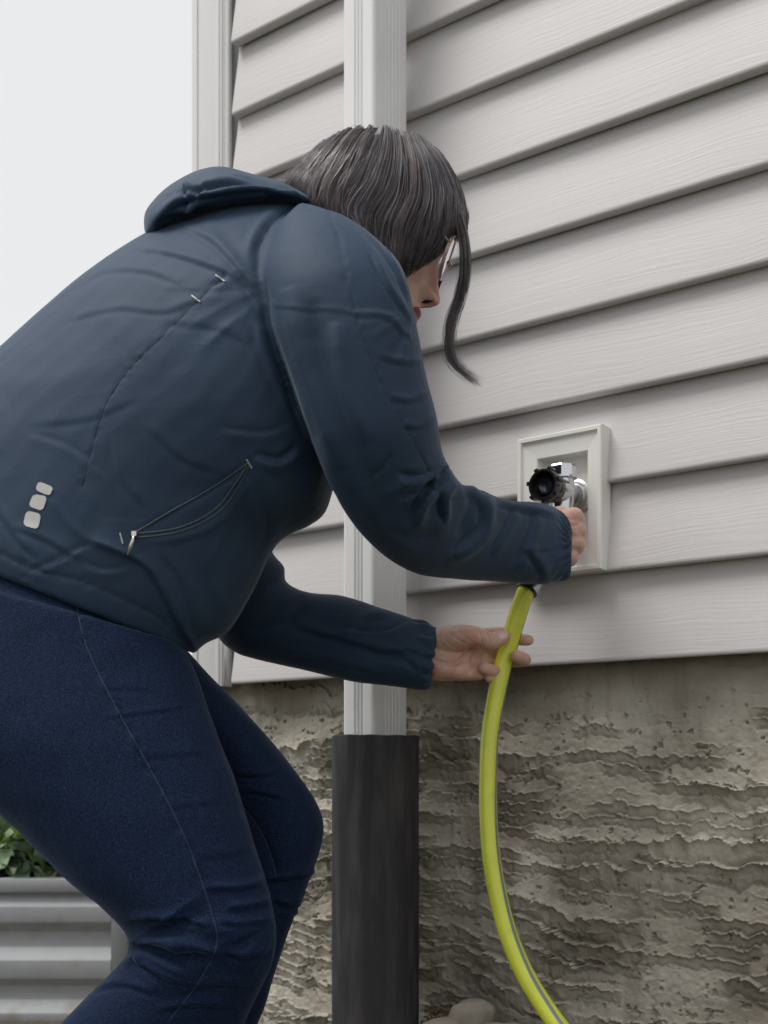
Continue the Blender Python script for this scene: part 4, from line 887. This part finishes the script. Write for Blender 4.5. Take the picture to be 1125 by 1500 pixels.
def strand_obj(name, n, pick, mt, r0, jit, wave, parent):
    b = MB()
    for q in range(n):
        path, dep, rr = pick(q); N_ = len(path); ph = random.uniform(0, 6.28); am = random.uniform(.3, 1) * wave; pts = []
        jx, jy = random.gauss(0, jit), random.gauss(0, jit)
        last = None; lift = random.uniform(.0005, .006) if random.random() < .8 else random.uniform(.005, .012)
        for i, p in enumerate(path):
            u = i / (N_ - 1); x = p[0] + jx * u + am * math.sin(u * 8 + ph + p[0] * .02) * u; y = p[1] + jy * u
            if dep is None:
                h, nr = hit(sbv, x, y, lift)
                if h is None:
                    D_ = (last[1] if last is not None else 1.43); D_ = D_ + (1.43 - D_) * .25; h = U(x, y, D_)
            elif y < 318:
                h, nr = hit(sbv, x, y, lift + .001)
                if h is None: h = U(x, y, dep[i])
            else:
                h = U(x, y, dep[i] if last is None else dep[i] * .25 + last[1] * .75)
            if last is not None and np.linalg.norm(h - last) > .035: break
            pts.append(h); last = h
        if len(pts) > 3:
            m_ = len(pts); b.tube(pts, [rr * r0 * (1 - .75 * (i / (m_ - 1)) ** 3) for i in range(m_)], 3, cap=False, mi=random.choice((0,) * 9 + (1, 2, 2, 2)))
    o = pbuild(b, name, [mt, M_HAIR2, M_HAIR3], parent); o['kind'] = 'stuff'; return o
def pick_main(q):
    g = random.uniform(0, len(G) - 1.001); i = int(g); t = g - i; clump = round(t * 7) / 7
    p0 = Gs[i] * (1 - t) + Gs[i+1] * t; p1 = Gs[i] * (1 - clump) + Gs[i+1] * clump; u = np.linspace(0, 1, len(p0))[:, None]
    pth = p0 * (1 - .85 * u) + p1 * .85 * u; pth[:, 0] += u[:, 0] * 5 * math.sin(i * 2.3 + clump * 9) + 3.5 * np.sin(u[:, 0] * 7 + i + clump * 5) * u[:, 0]
    s0 = random.uniform(0, .12) if random.random() < .8 else random.uniform(.1, .5); k0 = int(s0 * len(pth)); return pth[k0:], None, random.uniform(.6, 1.3)
strand_obj('hair_strands', 13000, pick_main, M_HAIR, .00034, 3.2, 3.5, hair)
LA = catmull([(618, 213), (655, 262), (680, 322), (688, 365), (687, 405), (678, 440), (666, 470), (659, 502), (666, 532), (700, 562)], 5); LB = catmull([(604, 205), (640, 254), (664, 318), (673, 358), (674, 400), (668, 435), (657, 470), (656, 502), (664, 532), (699, 562)], 5)
def pick_lock(q):
    t = random.random(); p = LA * (1 - t) + LB * t; n_ = len(p); u = np.linspace(0, 1, n_); side = 0.0
    dd = []
    lay = random.uniform(-.010, .012)
    for i, (x, y) in enumerate(p):
        dd.append(np.interp(y, [214, 300, 360, 450, 560], [1.385, 1.375, 1.385, 1.41, 1.42]) + lay * (1 - .6 * u[i]))
    st = int(random.uniform(0, .3) * n_); en = n_ - int(abs(random.gauss(0, .11)) * n_)
    return p[st:max(en, st + 8)], dd[st:max(en, st + 8)], random.uniform(.6, 1.2)
strand_obj('front_lock', 380, pick_lock, M_HAIR, .00030, 4.0, 4.5, hair)
def pick_fly(q):
    p, d, r_ = pick_main(q); off = random.uniform(2, 7); c = np.array([560, 300.]); p = p + (p - c) / np.linalg.norm(p - c, axis=1)[:, None] * off * np.linspace(.2, 1, len(p))[:, None]; return p, None, .5
strand_obj('flyaway_hairs', 260, pick_fly, M_HAIR, .00036, 5, 4, hair)

# ------------------------------------------------------------------ glasses
gl = None
for side in (1, -1):
    cen = (106, 33 * side, 1)
    def rim(k, R_=26, off=0):
        t = 2 * math.pi * k / 40; l = cen[1] + R_ * 1.05 * math.cos(t); v = cen[2] + R_ * .98 * math.sin(t) - 2; return HP(cen[0] + off - .0014 * (l) ** 2 - .04 * v, l, v)
    b = MB(); b.tube([rim(k) for k in range(40)], .0014, 8, closed=True); b.tube([rim(k, 26.5, -2) for k in range(40)], .0011, 8, closed=True)
    if gl is None: b.tube([HP(107, 9, 5), HP(110, 0, 8), HP(107, -9, 5)], .0013, 8); gl = pbuild(b, 'glasses', M_FRAME)
    else: pbuild(b, 'lens_rim', M_WIRE, gl)
    b = MB(); b.tube([HP(100, 60 * side, 5), HP(92, 66 * side, 6), HP(40, 74 * side, 2), HP(-12, 76 * side, -2)], .0013, 8); pbuild(b, 'temple_arm', M_FRAME, gl)
    b = MB(); ellipsoid(b, HP(100, 60 * side, 7), (.0019, .0019, .0019), 10); pbuild(b, 'hinge', M_SCREW, gl)
mg = mat('lens_glass', (.95, .96, .97), .03, spec=.5); bb = mg.node_tree.nodes['Principled BSDF']; bb.inputs['Transmission Weight'].default_value = 1; bb.inputs['IOR'].default_value = 1.08
for side in (1, -1):
    V = [HP(106 - .0014 * (33) ** 2, 33 * side, -1)]
    for k in range(32): t = 2 * math.pi * k / 32; l = 33 * side + 26.5 * math.cos(t); v = 25 * math.sin(t) - 1; V.append(HP(106 - .0014 * l * l - .04 * v, l, v))
    me = mkmesh('lens', [v - np.array(PB) for v in V], [(0, k + 1, (k + 1) % 32 + 1) for k in range(32)]); link('lens', me, mg, gl)
